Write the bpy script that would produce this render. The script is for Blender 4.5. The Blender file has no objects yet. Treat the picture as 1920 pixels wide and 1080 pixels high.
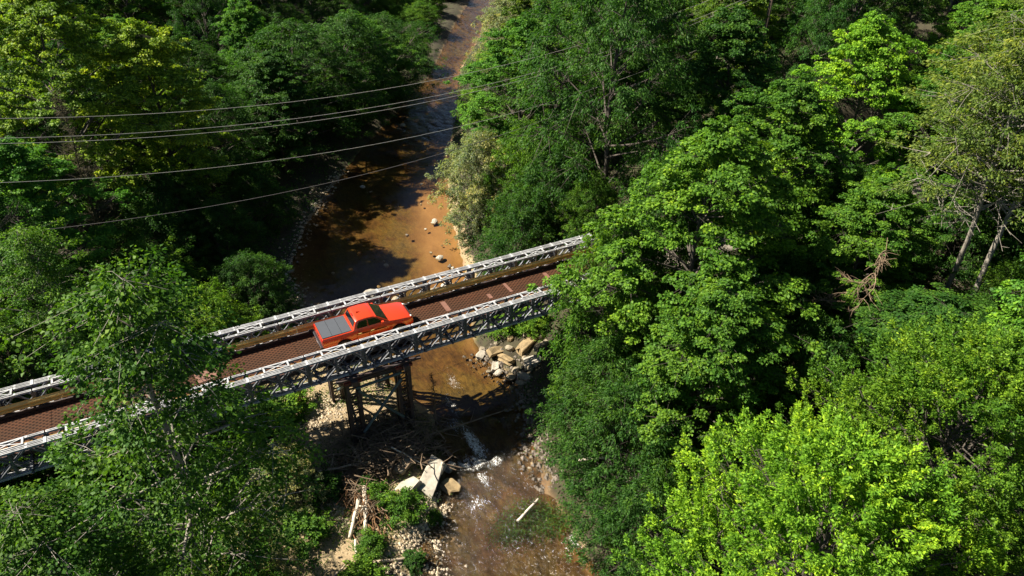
import bpy, bmesh, math, random
import numpy as np
from mathutils import Vector, Matrix
SC = bpy.context.scene
COL = SC.collection
RAD = math.radians

# ------------------------------------------------------------------ camera
PITCH, YAW, ROLL = 0.597876, 0.500547, 0.021132
fw = Vector((math.cos(PITCH)*math.sin(YAW), math.cos(PITCH)*math.cos(YAW), -math.sin(PITCH)))
rt = Vector((math.cos(YAW), -math.sin(YAW), 0))
up = rt.cross(fw)
rt2 = rt*math.cos(ROLL) + up*math.sin(ROLL)
up2 = rt2.cross(fw)
cam_d = bpy.data.cameras.new('camera')
cam = bpy.data.objects.new('camera', cam_d)
COL.objects.link(cam)
cam.matrix_world = Matrix(((rt2.x, up2.x, -fw.x, -3.412), (rt2.y, up2.y, -fw.y, -33.749),
                           (rt2.z, up2.z, -fw.z, 26.968), (0, 0, 0, 1)))
cam_d.sensor_width = 36
cam_d.lens = 26.025
cam_d.clip_start = 0.1
cam_d.clip_end = 3000
SC.camera = cam

# ------------------------------------------------------------------ sky, sun, exposure
SUN_EL, SUN_AZ = RAD(48), RAD(56)             # azimuth measured from +Y towards -X
to_sun = Vector((-math.sin(SUN_AZ)*math.cos(SUN_EL), math.cos(SUN_AZ)*math.cos(SUN_EL), math.sin(SUN_EL)))
world = bpy.data.worlds.new('World')
SC.world = world
world.use_nodes = True
wn = world.node_tree
sky = wn.nodes.new('ShaderNodeTexSky')
sky.sky_type = 'NISHITA'
sky.sun_disc = False
sky.sun_elevation = SUN_EL
sky.sun_rotation = -SUN_AZ
sky.air_density = 0.6
sky.dust_density = 0.3
bg = wn.nodes['Background']
bg.inputs['Strength'].default_value = 0.05
wn.links.new(sky.outputs[0], bg.inputs[0])
sun_d = bpy.data.lights.new('sun', 'SUN')
sun_d.energy = 5.0
sun_d.angle = RAD(0.53)
sun_d.color = (1.0, 0.93, 0.80)
sun = bpy.data.objects.new('sun', sun_d)
COL.objects.link(sun)
sun.location = to_sun*200
sun.rotation_euler = to_sun.to_track_quat('Z', 'Y').to_euler()
vs = SC.view_settings
vs.view_transform = 'Standard'
vs.look = 'None'
vs.exposure = 1.32
vs.gamma = 1
vs.use_curve_mapping = False
SC.cycles.max_bounces = 7
SC.cycles.transparent_max_bounces = 8
SC.cycles.diffuse_bounces = 1
SC.cycles.transmission_bounces = 3
SC.cycles.glossy_bounces = 2
SC.cycles.caustics_reflective = False
SC.cycles.caustics_refractive = False

# ------------------------------------------------------------------ materials
def new_mat(name):
    m = bpy.data.materials.new(name)
    m.use_nodes = True
    nt = m.node_tree
    return m, nt, nt.nodes, nt.links, nt.nodes['Principled BSDF']

def noise(nt, scale, detail=4, rough=0.6, coord='Object', stretch=None, dist=0.0):
    tc = nt.nodes.new('ShaderNodeTexCoord')
    n = nt.nodes.new('ShaderNodeTexNoise')
    n.inputs['Scale'].default_value = scale
    n.inputs['Detail'].default_value = detail
    n.inputs['Roughness'].default_value = rough
    n.inputs['Distortion'].default_value = dist
    src = tc.outputs[coord]
    if stretch:
        mp = nt.nodes.new('ShaderNodeMapping')
        mp.inputs['Scale'].default_value = stretch[0]
        mp.inputs['Rotation'].default_value = (0, 0, stretch[1])
        nt.links.new(src, mp.inputs[0])
        src = mp.outputs[0]
    nt.links.new(src, n.inputs['Vector'])
    return n.outputs['Fac']

def ramp(nt, fac, stops):
    r = nt.nodes.new('ShaderNodeValToRGB')
    e = r.color_ramp.elements
    while len(e) < len(stops):
        e.new(0.5)
    for el, (p, c) in zip(e, stops):
        el.position = p
        el.color = (c[0], c[1], c[2], 1) if len(c) == 3 else c
    nt.links.new(fac, r.inputs[0])
    return r.outputs[0]

def mixc(nt, fac, a, b, mode='MIX'):
    m = nt.nodes.new('ShaderNodeMix')
    m.data_type = 'RGBA'
    m.blend_type = mode
    for sock, v in ((m.inputs[0], fac), (m.inputs[6], a), (m.inputs[7], b)):
        if isinstance(v, bpy.types.NodeSocket):
            nt.links.new(v, sock)
        elif isinstance(v, (int, float)):
            sock.default_value = v
        else:
            sock.default_value = (v[0], v[1], v[2], 1)
    return m.outputs[2]

def bump(nt, height, strength, distance, bsdf_input):
    b = nt.nodes.new('ShaderNodeBump')
    b.inputs['Strength'].default_value = strength
    b.inputs['Distance'].default_value = distance
    nt.links.new(height, b.inputs['Height'])
    nt.links.new(b.outputs[0], bsdf_input)
    return b

def simple(name, col, rough=0.6, metal=0.0, var=0.25, scale=6.0, bmp=0.0, dark=None, spec=0.5):
    m, nt, nd, lk, p = new_mat(name)
    n = noise(nt, scale, 5, 0.65)
    c2 = dark if dark else tuple(c*(1-var) for c in col)
    c1 = tuple(min(1, c*(1+var*0.6)) for c in col)
    lk.new(ramp(nt, n, [(0.3, c2), (0.7, c1)]), p.inputs['Base Color'])
    p.inputs['Roughness'].default_value = rough
    p.inputs['Metallic'].default_value = metal
    p.inputs['Specular IOR Level'].default_value = spec
    if bmp:
        bump(nt, noise(nt, scale*4, 4, 0.7), bmp, 0.03, p.inputs['Normal'])
    return m

def leaf_mat():
    m, nt, nd, lk, p = new_mat('leaf')
    at = nd.new('ShaderNodeAttribute')
    at.attribute_type = 'OBJECT'
    at.attribute_name = 'leaf_colour'
    cl = nd.new('ShaderNodeAttribute')
    cl.attribute_name = 'clump'
    geo = nd.new('ShaderNodeNewGeometry')
    v1 = ramp(nt, geo.outputs['Random Per Island'], [(0.0, (0.42, 0.50, 0.5)), (0.55, (0.95, 0.97, 1.0)), (0.92, (1.5, 1.38, 1.1)), (1.0, (2.1, 1.6, 1.2))])
    v2 = ramp(nt, cl.outputs['Fac'], [(0.0, (0.62, 0.74, 0.8)), (0.5, (1, 1, 1)), (1.0, (1.5, 1.25, 0.9))])
    c = mixc(nt, 1.0, mixc(nt, 1.0, at.outputs['Color'], v1, 'MULTIPLY'), v2, 'MULTIPLY')
    lk.new(c, p.inputs['Base Color'])
    p.inputs['Roughness'].default_value = 0.55
    p.inputs['Specular IOR Level'].default_value = 0.16
    t = nd.new('ShaderNodeBsdfTranslucent')
    lk.new(mixc(nt, 1.0, c, (1.35, 1.5, 0.5), 'MULTIPLY'), t.inputs['Color'])
    mx = nd.new('ShaderNodeMixShader')
    mx.inputs[0].default_value = 0.36
    lk.new(p.outputs[0], mx.inputs[1])
    lk.new(t.outputs[0], mx.inputs[2])
    lk.new(mx.outputs[0], nd['Material Output'].inputs[0])
    return m

M = {}
M['leaf'] = leaf_mat()
M['bark'] = simple('bark', (0.085, 0.07, 0.055), 0.9, var=0.5, scale=9, bmp=0.6)
M['pale_bark'] = simple('pale_bark', (0.27, 0.24, 0.195), 0.85, var=0.45, scale=5, bmp=0.5)
M['dead_wood'] = simple('dead_wood', (0.42, 0.33, 0.23), 0.85, var=0.4, scale=5, bmp=0.5)
M['driftwood'] = simple('driftwood', (0.21, 0.145, 0.09), 0.9, var=0.6, scale=3, bmp=0.5)
M['bleached_wood'] = simple('bleached_wood', (0.62, 0.54, 0.42), 0.8, var=0.3, scale=6, bmp=0.4)
M['dry_brush'] = simple('dry_brush', (0.20, 0.105, 0.045), 0.9, var=0.5, scale=3)
M['dull_brush'] = simple('dull_brush', (0.075, 0.062, 0.022), 0.9, var=0.5, scale=3)
M['galvanised'] = simple('galvanised', (0.46, 0.46, 0.46), 0.5, metal=0.1, var=0.45, scale=3.0)
M['shade_toned_steel'] = simple('shade_toned_steel', (0.125, 0.13, 0.145), 0.5, metal=0.3, var=0.4, scale=4)  # galvanised truss steel with the shade of the lattice sides painted in
M['rail'] = simple('rail', (0.82, 0.54, 0.15), 0.5, metal=0.0, var=0.2, scale=2.2, dark=(0.62, 0.36, 0.09))
M['rail_grey'] = simple('rail_grey', (0.30, 0.32, 0.34), 0.45, metal=0.4, var=0.2, scale=3)
M['dark_steel'] = simple('dark_steel', (0.045, 0.042, 0.045), 0.6, metal=0.2, var=0.4, scale=3, dark=(0.06, 0.03, 0.02))
M['teal_steel'] = simple('teal_steel', (0.10, 0.14, 0.135), 0.6, metal=0.2, var=0.4, scale=3)
M['red_steel'] = simple('red_steel', (0.16, 0.028, 0.02), 0.6, var=0.4, scale=3)
M['plate'] = simple('plate', (0.17, 0.078, 0.052), 0.75, var=0.25, scale=4)
M['concrete'] = simple('concrete', (0.36, 0.33, 0.28), 0.9, var=0.3, scale=3, bmp=0.4)
M['rock_pale'] = simple('rock_pale', (0.29, 0.24, 0.165), 0.85, var=0.4, scale=2.5, bmp=0.5)
M['rock_ochre'] = simple('rock_ochre', (0.28, 0.20, 0.10), 0.85, var=0.4, scale=2.5, bmp=0.5)
M['rock_white'] = simple('rock_white', (0.40, 0.355, 0.285), 0.85, var=0.35, scale=2.5, bmp=0.5)
M['rock_dark'] = simple('rock_dark', (0.16, 0.13, 0.10), 0.8, var=0.4, scale=3, bmp=0.5)
M['pebble'] = simple('pebble', (0.52, 0.42, 0.29), 0.9, var=0.5, scale=9)
M['wire'] = simple('wire', (0.42, 0.40, 0.34), 0.4, metal=0.3, var=0.1)
M['wire_dark'] = simple('wire_dark', (0.10, 0.09, 0.085), 0.5, var=0.1)
M['pole_wood'] = simple('pole_wood', (0.13, 0.09, 0.06), 0.9, var=0.3, scale=4)
M['truck_paint'] = simple('truck_paint', (0.52, 0.040, 0.005), 0.28, var=0.02, scale=1.0)
M['truck_paint'].node_tree.nodes['Principled BSDF'].inputs['Coat Weight'].default_value = 0.6
M['tonneau'] = simple('tonneau', (0.062, 0.068, 0.078), 0.55, var=0.06, scale=2)
M['black_trim'] = simple('black_trim', (0.012, 0.012, 0.013), 0.5, var=0.1)
M['tyre'] = simple('tyre', (0.016, 0.016, 0.016), 0.9, var=0.2, scale=20)
M['rim'] = simple('rim', (0.35, 0.35, 0.36), 0.3, metal=0.8, var=0.1)
M['chrome'] = simple('chrome', (0.6, 0.6, 0.6), 0.2, metal=0.9, var=0.05)
M['lamp_clear'] = simple('lamp_clear', (0.75, 0.75, 0.72), 0.12, var=0.05)
M['lamp_red'] = simple('lamp_red', (0.35, 0.008, 0.006), 0.2, var=0.05)
def glass_mat():
    m, nt, nd, lk, p = new_mat('tinted_glass')
    p.inputs['Base Color'].default_value = (0.006, 0.007, 0.009, 1)
    p.inputs['Roughness'].default_value = 0.06
    return m
M['glass'] = glass_mat()

def deck_mat():
    m, nt, nd, lk, p = new_mat('deck_grating')
    tc = nd.new('ShaderNodeTexCoord')
    w = []
    for a in (0.9, -0.9):
        mp = nd.new('ShaderNodeMapping')
        mp.inputs['Rotation'].default_value = (0, 0, a)
        lk.new(tc.outputs['Object'], mp.inputs[0])
        wv = nd.new('ShaderNodeTexWave')
        wv.inputs['Scale'].default_value = 1.7
        lk.new(mp.outputs[0], wv.inputs[0])
        w.append(wv.outputs['Fac'])
    mm = nd.new('ShaderNodeMath'); mm.operation = 'MAXIMUM'
    lk.new(w[0], mm.inputs[0]); lk.new(w[1], mm.inputs[1])
    n = noise(nt, 0.9, 5, 0.6)
    n2 = noise(nt, 0.35, 3, 0.6, stretch=((0.25, 1.6, 1), 0))
    rust = ramp(nt, n, [(0.3, (0.028, 0.013, 0.007)), (0.7, (0.058, 0.023, 0.011))])
    worn = ramp(nt, n2, [(0.35, (0.038, 0.024, 0.015)), (0.65, (0.056, 0.022, 0.010))])
    base = mixc(nt, 0.5, rust, worn)
    c = mixc(nt, ramp(nt, mm.outputs[0], [(0.55, (0, 0, 0)), (0.95, (1, 1, 1))]), mixc(nt, 1.0, base, (0.42, 0.38, 0.36), 'MULTIPLY'), mixc(nt, 1.0, base, (1.6, 1.5, 1.42), 'MULTIPLY'))
    lk.new(c, p.inputs['Base Color'])
    p.inputs['Roughness'].default_value = 0.85
    p.inputs['Specular IOR Level'].default_value = 0.15
    bump(nt, mm.outputs[0], 0.5, 0.02, p.inputs['Normal'])
    return m
M['deck'] = deck_mat()

def ground_mat():
    m, nt, nd, lk, p = new_mat('soil')
    at = nd.new('ShaderNodeAttribute'); at.attribute_name = 'sand'
    gr = nd.new('ShaderNodeAttribute'); gr.attribute_name = 'bed'
    n = noise(nt, 1.2, 6, 0.7)
    fine = noise(nt, 14, 5, 0.75)
    forest = ramp(nt, n, [(0.3, (0.028, 0.021, 0.013)), (0.55, (0.05, 0.042, 0.02)), (0.75, (0.035, 0.06, 0.015))])
    sand = ramp(nt, fine, [(0.25, (0.14, 0.095, 0.05)), (0.5, (0.32, 0.235, 0.13)), (0.75, (0.46, 0.36, 0.23))])
    add = nd.new('ShaderNodeMath'); add.operation = 'ADD'
    sub = nd.new('ShaderNodeMath'); sub.operation = 'MULTIPLY_ADD'
    sub.inputs[1].default_value = 0.9; sub.inputs[2].default_value = -0.45
    lk.new(n, sub.inputs[0]); lk.new(at.outputs['Fac'], add.inputs[0]); lk.new(sub.outputs[0], add.inputs[1])
    c = mixc(nt, ramp(nt, add.outputs[0], [(0.42, (0, 0, 0)), (0.58, (1, 1, 1))]), forest, sand)
    bn = noise(nt, 0.55, 6, 0.62, stretch=((1, 0.6, 1), 0.3))
    bedc = ramp(nt, bn, [(0.30, (0.042, 0.022, 0.008)), (0.44, (0.108, 0.064, 0.023)), (0.56, (0.130, 0.098, 0.030)), (0.70, (0.110, 0.094, 0.052))])
    bedc = mixc(nt, 0.75, bedc, ramp(nt, noise(nt, 4.0, 6, 0.8, stretch=((1, 0.45, 1), 0.35), dist=0.8), [(0.34, (0.25, 0.22, 0.2)), (0.5, (1, 1, 1)), (0.66, (1.9, 1.8, 1.6))]), 'MULTIPLY')
    sb = ramp(nt, bn, [(0.3, (0.24, 0.145, 0.075)), (0.7, (0.40, 0.26, 0.145))])
    bedc = mixc(nt, at.outputs['Fac'], bedc, sb)
    c = mixc(nt, gr.outputs['Fac'], c, bedc)
    lk.new(c, p.inputs['Base Color'])
    p.inputs['Roughness'].default_value = 0.95
    bump(nt, fine, 0.6, 0.08, p.inputs['Normal'])
    return m
M['soil'] = ground_mat()

def water_mat():
    m, nt, nd, lk, p = new_mat('river_water')
    at = nd.new('ShaderNodeAttribute'); at.attribute_name = 'riffle'
    rf = at.outputs['Fac']
    rip = noise(nt, 3.0, 5, 0.65, stretch=((1.0, 0.45, 1), 0.25), dist=0.4)
    rip2 = noise(nt, 9.0, 4, 0.7, stretch=((1.0, 0.5, 1), 0.35), dist=0.6)
    mx = nd.new('ShaderNodeMath'); mx.operation = 'MULTIPLY_ADD'
    lk.new(rip2, mx.inputs[0]); lk.new(rf, mx.inputs[1]); lk.new(rip, mx.inputs[2])
    st = nd.new('ShaderNodeMath'); st.operation = 'MULTIPLY_ADD'
    st.inputs[1].default_value = 0.7; st.inputs[2].default_value = 0.14
    lk.new(rf, st.inputs[0])
    b = nd.new('ShaderNodeBump')
    b.inputs['Distance'].default_value = 0.12
    lk.new(st.outputs[0], b.inputs['Strength'])
    lk.new(mx.outputs[0], b.inputs['Height'])
    tr = nd.new('ShaderNodeBsdfTransparent')
    tr.inputs['Color'].default_value = (0.78, 0.68, 0.50, 1)
    gl = nd.new('ShaderNodeBsdfGlossy')
    gl.inputs['Roughness'].default_value = 0.09
    lk.new(b.outputs[0], gl.inputs['Normal'])
    fr = nd.new('ShaderNodeFresnel'); fr.inputs['IOR'].default_value = 1.33
    lk.new(b.outputs[0], fr.inputs['Normal'])
    m1 = nd.new('ShaderNodeMixShader')
    lk.new(fr.outputs[0], m1.inputs[0]); lk.new(tr.outputs[0], m1.inputs[1]); lk.new(gl.outputs[0], m1.inputs[2])
    # foam: white water where the riffle breaks, plus glints painted as white flecks
    df = nd.new('ShaderNodeBsdfDiffuse'); df.inputs['Color'].default_value = (0.75, 0.72, 0.66, 1)
    fo = nd.new('ShaderNodeAttribute'); fo.attribute_name = 'foam_glint'
    fn = noise(nt, 7.0, 6, 0.85, stretch=((1.0, 0.42, 1), 0.3), dist=1.6)
    fa = nd.new('ShaderNodeMath'); fa.operation = 'MULTIPLY_ADD'
    fa.inputs[1].default_value = 0.30; lk.new(fo.outputs['Fac'], fa.inputs[0]); lk.new(fn, fa.inputs[2])
    ff = ramp(nt, fa.outputs[0], [(0.72, (0, 0, 0)), (0.80, (1, 1, 1))])
    m2 = nd.new('ShaderNodeMixShader')
    lk.new(ff, m2.inputs[0]); lk.new(m1.outputs[0], m2.inputs[1]); lk.new(df.outputs[0], m2.inputs[2])
    lk.new(m2.outputs[0], nd['Material Output'].inputs[0])
    return m
M['water'] = water_mat()
def road_mat():
    return simple('gravel_road', (0.22, 0.19, 0.15), 0.95, var=0.35, scale=12, bmp=0.5)
M['road'] = road_mat()

# ------------------------------------------------------------------ object helpers
def tag(o, label=None, cat=None, group=None, kind=None):
    if label: o['label'] = label
    if cat: o['category'] = cat
    if group: o['group'] = group
    if kind: o['kind'] = kind
    return o
def empty(name, loc=(0, 0, 0), rz=0):
    o = bpy.data.objects.new(name, None)
    COL.objects.link(o)
    o.location = loc
    o.rotation_euler = (0, 0, rz)
    o.empty_display_size = 0.2
    return o
def link_mesh(name, me, parent=None):
    o = bpy.data.objects.new(name, me)
    COL.objects.link(o)
    if parent: o.parent = parent
    return o
def copy_tree(o, parent=None):
    c = o.copy()
    COL.objects.link(c)
    c.parent = parent
    for ch in list(o.children):
        copy_tree(ch, c)
    return c

class MB:
    """collects vertices and faces, builds one mesh"""
    def __init__(s): s.v = []; s.f = []
    def add(s, vs_, fs_):
        n = len(s.v)
        s.v += [tuple(p) for p in vs_]
        s.f += [tuple(i+n for i in f) for f in fs_]
    def box(s, x0, x1, y0, y1, z0, z1):
        s.add([(x0,y0,z0),(x1,y0,z0),(x1,y1,z0),(x0,y1,z0),(x0,y0,z1),(x1,y0,z1),(x1,y1,z1),(x0,y1,z1)],
              [(0,3,2,1),(4,5,6,7),(0,1,5,4),(1,2,6,5),(2,3,7,6),(3,0,4,7)])
    def bar(s, a, b, w, h, upv=(0, 0, 1)):
        a = Vector(a); b = Vector(b); d = (b-a).normalized(); u = Vector(upv)
        if abs(d.dot(u)) > 0.99: u = Vector((1, 0, 0))
        sd = d.cross(u).normalized(); u = sd.cross(d)
        vv = []
        for p in (a, b):
            for i, j in ((-1,-1),(1,-1),(1,1),(-1,1)):
                vv.append(p + sd*(w/2*i) + u*(h/2*j))
        s.add(vv, [(0,1,2,3),(7,6,5,4),(0,4,5,1),(1,5,6,2),(2,6,7,3),(3,7,4,0)])
    def tube(s, pts, rads, n=6, cap=True):
        pts = [Vector(p) for p in pts]
        m = len(pts); vv = []
        pu = None
        for i, p in enumerate(pts):
            d = (pts[min(i+1, m-1)] - pts[max(i-1, 0)])
            d = d.normalized() if d.length > 1e-6 else Vector((0, 0, 1))
            if pu is None:
                pu = Vector((1, 0, 0)) if abs(d.x) < 0.8 else Vector((0, 1, 0))
            sd = d.cross(pu).normalized(); pu = sd.cross(d)
            for k in range(n):
                a = 2*math.pi*k/n
                vv.append(p + (sd*math.cos(a) + pu*math.sin(a))*rads[i])
        ff = []
        for i in range(m-1):
            for k in range(n):
                k2 = (k+1) % n
                ff.append((i*n+k, i*n+k2, (i+1)*n+k2, (i+1)*n+k))
        if cap:
            ff.append(tuple(range(n-1, -1, -1)))
            ff.append(tuple((m-1)*n+k for k in range(n)))
        s.add(vv, ff)
    def mesh(s, name, mat, smooth=False):
        me = bpy.data.meshes.new(name)
        me.from_pydata([tuple(p) for p in s.v], [], s.f)
        me.validate()
        if mat: me.materials.append(M[mat])
        if smooth: me.polygons.foreach_set('use_smooth', [True]*len(me.polygons))
        me.update()
        return me
    def build(s, name, mat, parent=None, smooth=False):
        return link_mesh(name, s.mesh(name, mat, smooth), parent)

# ------------------------------------------------------------------ terrain and river
WZ = -6.2
_L = np.array([(-200,6),(-60,3),(-30,1.5),(-18,2.4),(-11.4,3.4),(-9,5.4),(-6.9,7.2),(-4.5,8.2),(-1.5,8.8),(1,8.2),(4,7.2),(10,4.8),(19,4.8),(26,8),(32,12),(40,18),(50,26.5),(60,34.5),(80,46.8),(100,60),(150,95),(300,200),(600,420)], float)
_R = np.array([(-200,16),(-60,11),(-30,10.0),(-18,11.5),(-13,11.8),(-8,12.6),(-4,13.8),(-1,15.0),(1.5,14.1),(4,14.2),(13,17.6),(23,20.8),(31,24),(38,27.6),(48,33),(60,38.8),(75,49.4),(100,68),(150,104),(300,212),(600,432)], float)
def xl(y): return np.interp(y, _L[:,0], _L[:,1])
def xr(y): return np.interp(y, _R[:,0], _R[:,1])
def vnoise(x, y, s, seed=0):
    """smooth value noise, about -1..1"""
    x = np.asarray(x, float)/s; y = np.asarray(y, float)/s
    xi = np.floor(x).astype(np.int64); yi = np.floor(y).astype(np.int64)
    fx = x-xi; fy = y-yi
    fx = fx*fx*(3-2*fx); fy = fy*fy*(3-2*fy)
    def h(a, b):
        n = (a*374761393 + b*668265263 + seed*1442695041) & 0x7fffffff
        n = ((n ^ (n >> 13))*1274126177) & 0x7fffffff
        return ((n ^ (n >> 16)) & 0xffff)/32767.5 - 1
    return (h(xi,yi)*(1-fx)+h(xi+1,yi)*fx)*(1-fy) + (h(xi,yi+1)*(1-fx)+h(xi+1,yi+1)*fx)*fy
def sstep(a, b, t):
    t = np.clip((t-a)/(b-a), 0, 1)
    return t*t*(3-2*t)
def ground(x, y):
    x = np.asarray(x, float); y = np.asarray(y, float)
    dl = (xl(y)-x)*0.85; dr = (x-xr(y))*0.85
    flood = np.interp(dl, [0,1,8,13,20,26,60,400], [0,0.55,0.9,1.6,4.2,6.2,10,16])
    steep = np.interp(dl, [0,1.5,5,10,18,30,60,400], [0,0.6,1.6,3.6,6.2,9,14,22])
    k = sstep(6, 16, y)*(1-sstep(38, 50, y))
    zl = flood*(1-k) + steep*k
    zr = np.interp(dr, [0,1,4,9,15,30,60,400], [0,0.5,1.7,4.4,6.6,11,18,26])
    bed = -np.minimum(0.55, 0.16*np.minimum(-dl, -dr)) - 0.10
    z = WZ + np.where(dl > 0, zl, np.where(dr > 0, zr, bed))
    land = np.maximum(dl, dr)
    z = z + np.where(land > 0, np.minimum(land*0.25, 1)*(0.22*vnoise(x,y,2.3,1)+0.5*vnoise(x,y,7,2)*sstep(3,14,land)), 0.08*vnoise(x,y,1.1,3))
    # road embankments behind the two abutments
    for sx, x0 in ((1, 21.5), (-1, 25.0)):
        t = sstep(x0-1.0, x0+1.0, sx*x)*(1-sstep(3.6, 9.0, np.abs(y)))
        z = z*(1-t) + 0.28*t
    return z
def gz(x, y): return float(ground(np.array([x]), np.array([y]))[0])

def grid_axis(lo, hi, step, far_lo, far_hi):
    a = list(np.arange(lo, hi+1e-6, step))
    s = step; p = lo; pre = []
    while p > far_lo: s *= 1.35; p -= s; pre.append(p)
    s = step; p = hi; post = []
    while p < far_hi: s *= 1.35; p += s; post.append(p)
    return np.array(pre[::-1] + a + post)
def sheet(name, X, Y, Zf, mat, attrs, keep=None):
    gx, gy = np.meshgrid(X, Y)
    z = Zf(gx, gy)
    nx, ny = len(X), len(Y)
    co = np.stack([gx, gy, z], -1).reshape(-1, 3)
    i = np.arange((nx-1)*(ny-1)); r = i//(nx-1); c = i % (nx-1)
    q = np.stack([r*nx+c, r*nx+c+1, (r+1)*nx+c+1, (r+1)*nx+c], -1)
    if keep is not None:
        kk = keep(gx, gy).reshape(-1)
        q = q[kk[q].any(1)]
        used = np.unique(q); rm = -np.ones(len(co), int); rm[used] = np.arange(len(used))
        co = co[used]; q = rm[q]
    me = bpy.data.meshes.new(name)
    me.from_pydata(co.tolist(), [], q.tolist())
    for an, fn in attrs.items():
        a = me.attributes.new(an, 'FLOAT', 'POINT')
        a.data.foreach_set('value', np.ascontiguousarray(fn(co[:,0], co[:,1]), np.float32))
    me.materials.append(M[mat])
    me.polygons.foreach_set('use_smooth', [True]*len(me.polygons))
    o = link_mesh(name, me)
    tag(o, kind='structure')
    return o
def a_bed(x, y):
    return ((x > xl(y)-0.15) & (x < xr(y)+0.15)).astype(float)
def a_sand(x, y):
    dl = xl(y)-x; dr = x-xr(y)
    shallow = sstep(-4.6, -1.8, dr+0.8*vnoise(x,y,3,8))*sstep(7,12,y)*(1-sstep(27,34,y))
    shallow = np.maximum(shallow, 0.65*sstep(-2.2,-0.4,dl+0.6*vnoise(x,y,2,9))*sstep(8,12,y)*(1-sstep(22,26,y)))
    shallow = np.maximum(shallow, 0.55*sstep(-1.2,-0.1,np.maximum(dl,dr)))
    bar = (1-sstep(6.5, 11, dl+1.5*vnoise(x,y,3,4)))*(1-sstep(7, 14, y))*sstep(-26,-16,y)
    bar = bar*np.where(vnoise(x,y,1.9,5)+0.5*vnoise(x,y,0.8,6) > -0.45, 1.0, 0.4)
    rb = (1-sstep(0.2, 1.2, dr))*0.62*(0.5+0.5*vnoise(x,y,1.7,31)) + (1-sstep(0.5,2.0,dr))*sstep(6,10,y)*(1-sstep(30,34,y))*0.6
    up_ = (1-sstep(0.2, 1.2, dl))*0.6*(0.5+0.5*vnoise(x,y,2.1,32))
    land = np.where(dl > 0, np.maximum(bar, up_), rb)
    inb = (dl <= 0) & (dr <= 0)
    return np.where(inb, shallow, land)
gxs = grid_axis(-30, 50, 0.5, -500, 700)
gys = grid_axis(-30, 92, 0.5, -400, 800)
sheet('ground', gxs, gys, ground, 'soil', {'sand': a_sand, 'bed': a_bed})
def a_riffle(x, y):
    t = 1-sstep(-5.5, -1.0, y + 0.35*(x-11))
    t2 = 0.55*sstep(34, 44, y)
    return np.maximum(np.maximum(t, t2), 0.05)
def a_foam_glint(x, y):
    f = np.zeros_like(x)
    for cx, cy, rx, ry, w in ((10.0,-4.8,0.55,2.6,1.0),(9.6,-6.3,0.9,0.8,0.85),(8.8,-6.1,0.9,0.8,0.85),(10.6,-6.7,0.6,0.5,0.9),(8.1,-9.0,1.3,0.8,0.7),(9.3,-7.6,0.6,1.2,0.75),(10.2,-1.0,0.5,2.0,0.75),(11.2,0.8,0.5,1.6,0.7),(9.6,-3.0,1.0,1.6,0.6),(8.4,-12.4,1.2,0.8,0.55),(12.0,-13.6,1.2,0.9,0.9),(6.5,-11,1.0,0.9,0.4),(22.5,41,2.0,2.4,0.35)):
        f = np.maximum(f, w*np.exp(-((x-cx)/rx)**2-((y-cy)/ry)**2))
    return np.maximum(f, 0.43*(1-sstep(-6.5,-4,y)))  # base level scatters painted glint flecks over the downstream water
def wheight(x, y):
    rf = a_riffle(x, y)
    u = x*0.95+y*0.3; v = y*0.95-x*0.3
    return WZ + 0.11*rf*vnoise(u,v*0.6,0.6,11) + 0.08*rf*vnoise(u,v*0.7,0.30,12) + 0.012*vnoise(x,y,1.3,13) - 0.25*sstep(-2,-8,y)*0
def wkeep(x, y): return (x > xl(y)-1.6) & (x < xr(y)+1.6)
wx = grid_axis(-2, 52, 0.16, -3, 480)
wy = np.concatenate([grid_axis(-22, 16, 0.14, -180, 16.01), np.arange(16.3, 92, 0.3), np.arange(93, 620, 4)])
sheet('river_water', wx, wy, wheight, 'water', {'riffle': a_riffle, 'foam_glint': a_foam_glint}, wkeep)
for nm, xa, xb in (('road', 22.3, 130), ('road', -130, -25.9)):
    mb = MB()
    xs = np.linspace(xa, xb, 28)
    vv = []
    for x in xs:
        for y in (-2.2, -0.8, 0.8, 2.2):
            vv.append((x, y, max(gz(x, y), 0.28)+0.06))
    mb.add(vv, [(i*4+j, (i+1)*4+j, (i+1)*4+j+1, i*4+j+1) for i in range(27) for j in range(3)])
    tag(mb.build('road', 'road', smooth=True), kind='structure')

# ------------------------------------------------------------------ panel truss bridge
P = 3.048
bridge = tag(empty('truss_bridge', (-1.5, 0, 0)), 'long grey steel lattice truss bridge with rusty brown deck over the river', 'bridge')
BX = 1.5
def bpart(o, x=0, y=0, z=0):
    o.parent = bridge
    o.location = (x+BX, y, z)
    return o
def chan(mb, x0, x1, z0, z1, y, s):
    """one channel of a chord: web and two flanges, open towards s"""
    t = 0.012
    mb.box(x0, x1, min(y, y+s*t), max(y, y+s*t), z0, z1)
    a, b = sorted((y+s*t, y+s*0.042))
    mb.box(x0, x1, a, b, z1-t, z1)
    mb.box(x0, x1, a, b, z0, z0+t)
h = P/2
lat = MB()
ZB, ZT = 0.115, 1.435
for x in (-h+0.055, h-0.055, 0.0):
    lat.box(x-0.052, x+0.052, -0.02, 0.02, ZB, ZT)
    for yy in (-0.03, 0.024):
        lat.box(x-0.036, x+0.036, yy-0.004, yy+0.01, ZB, ZT)
zm = (ZB+ZT)/2
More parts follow.
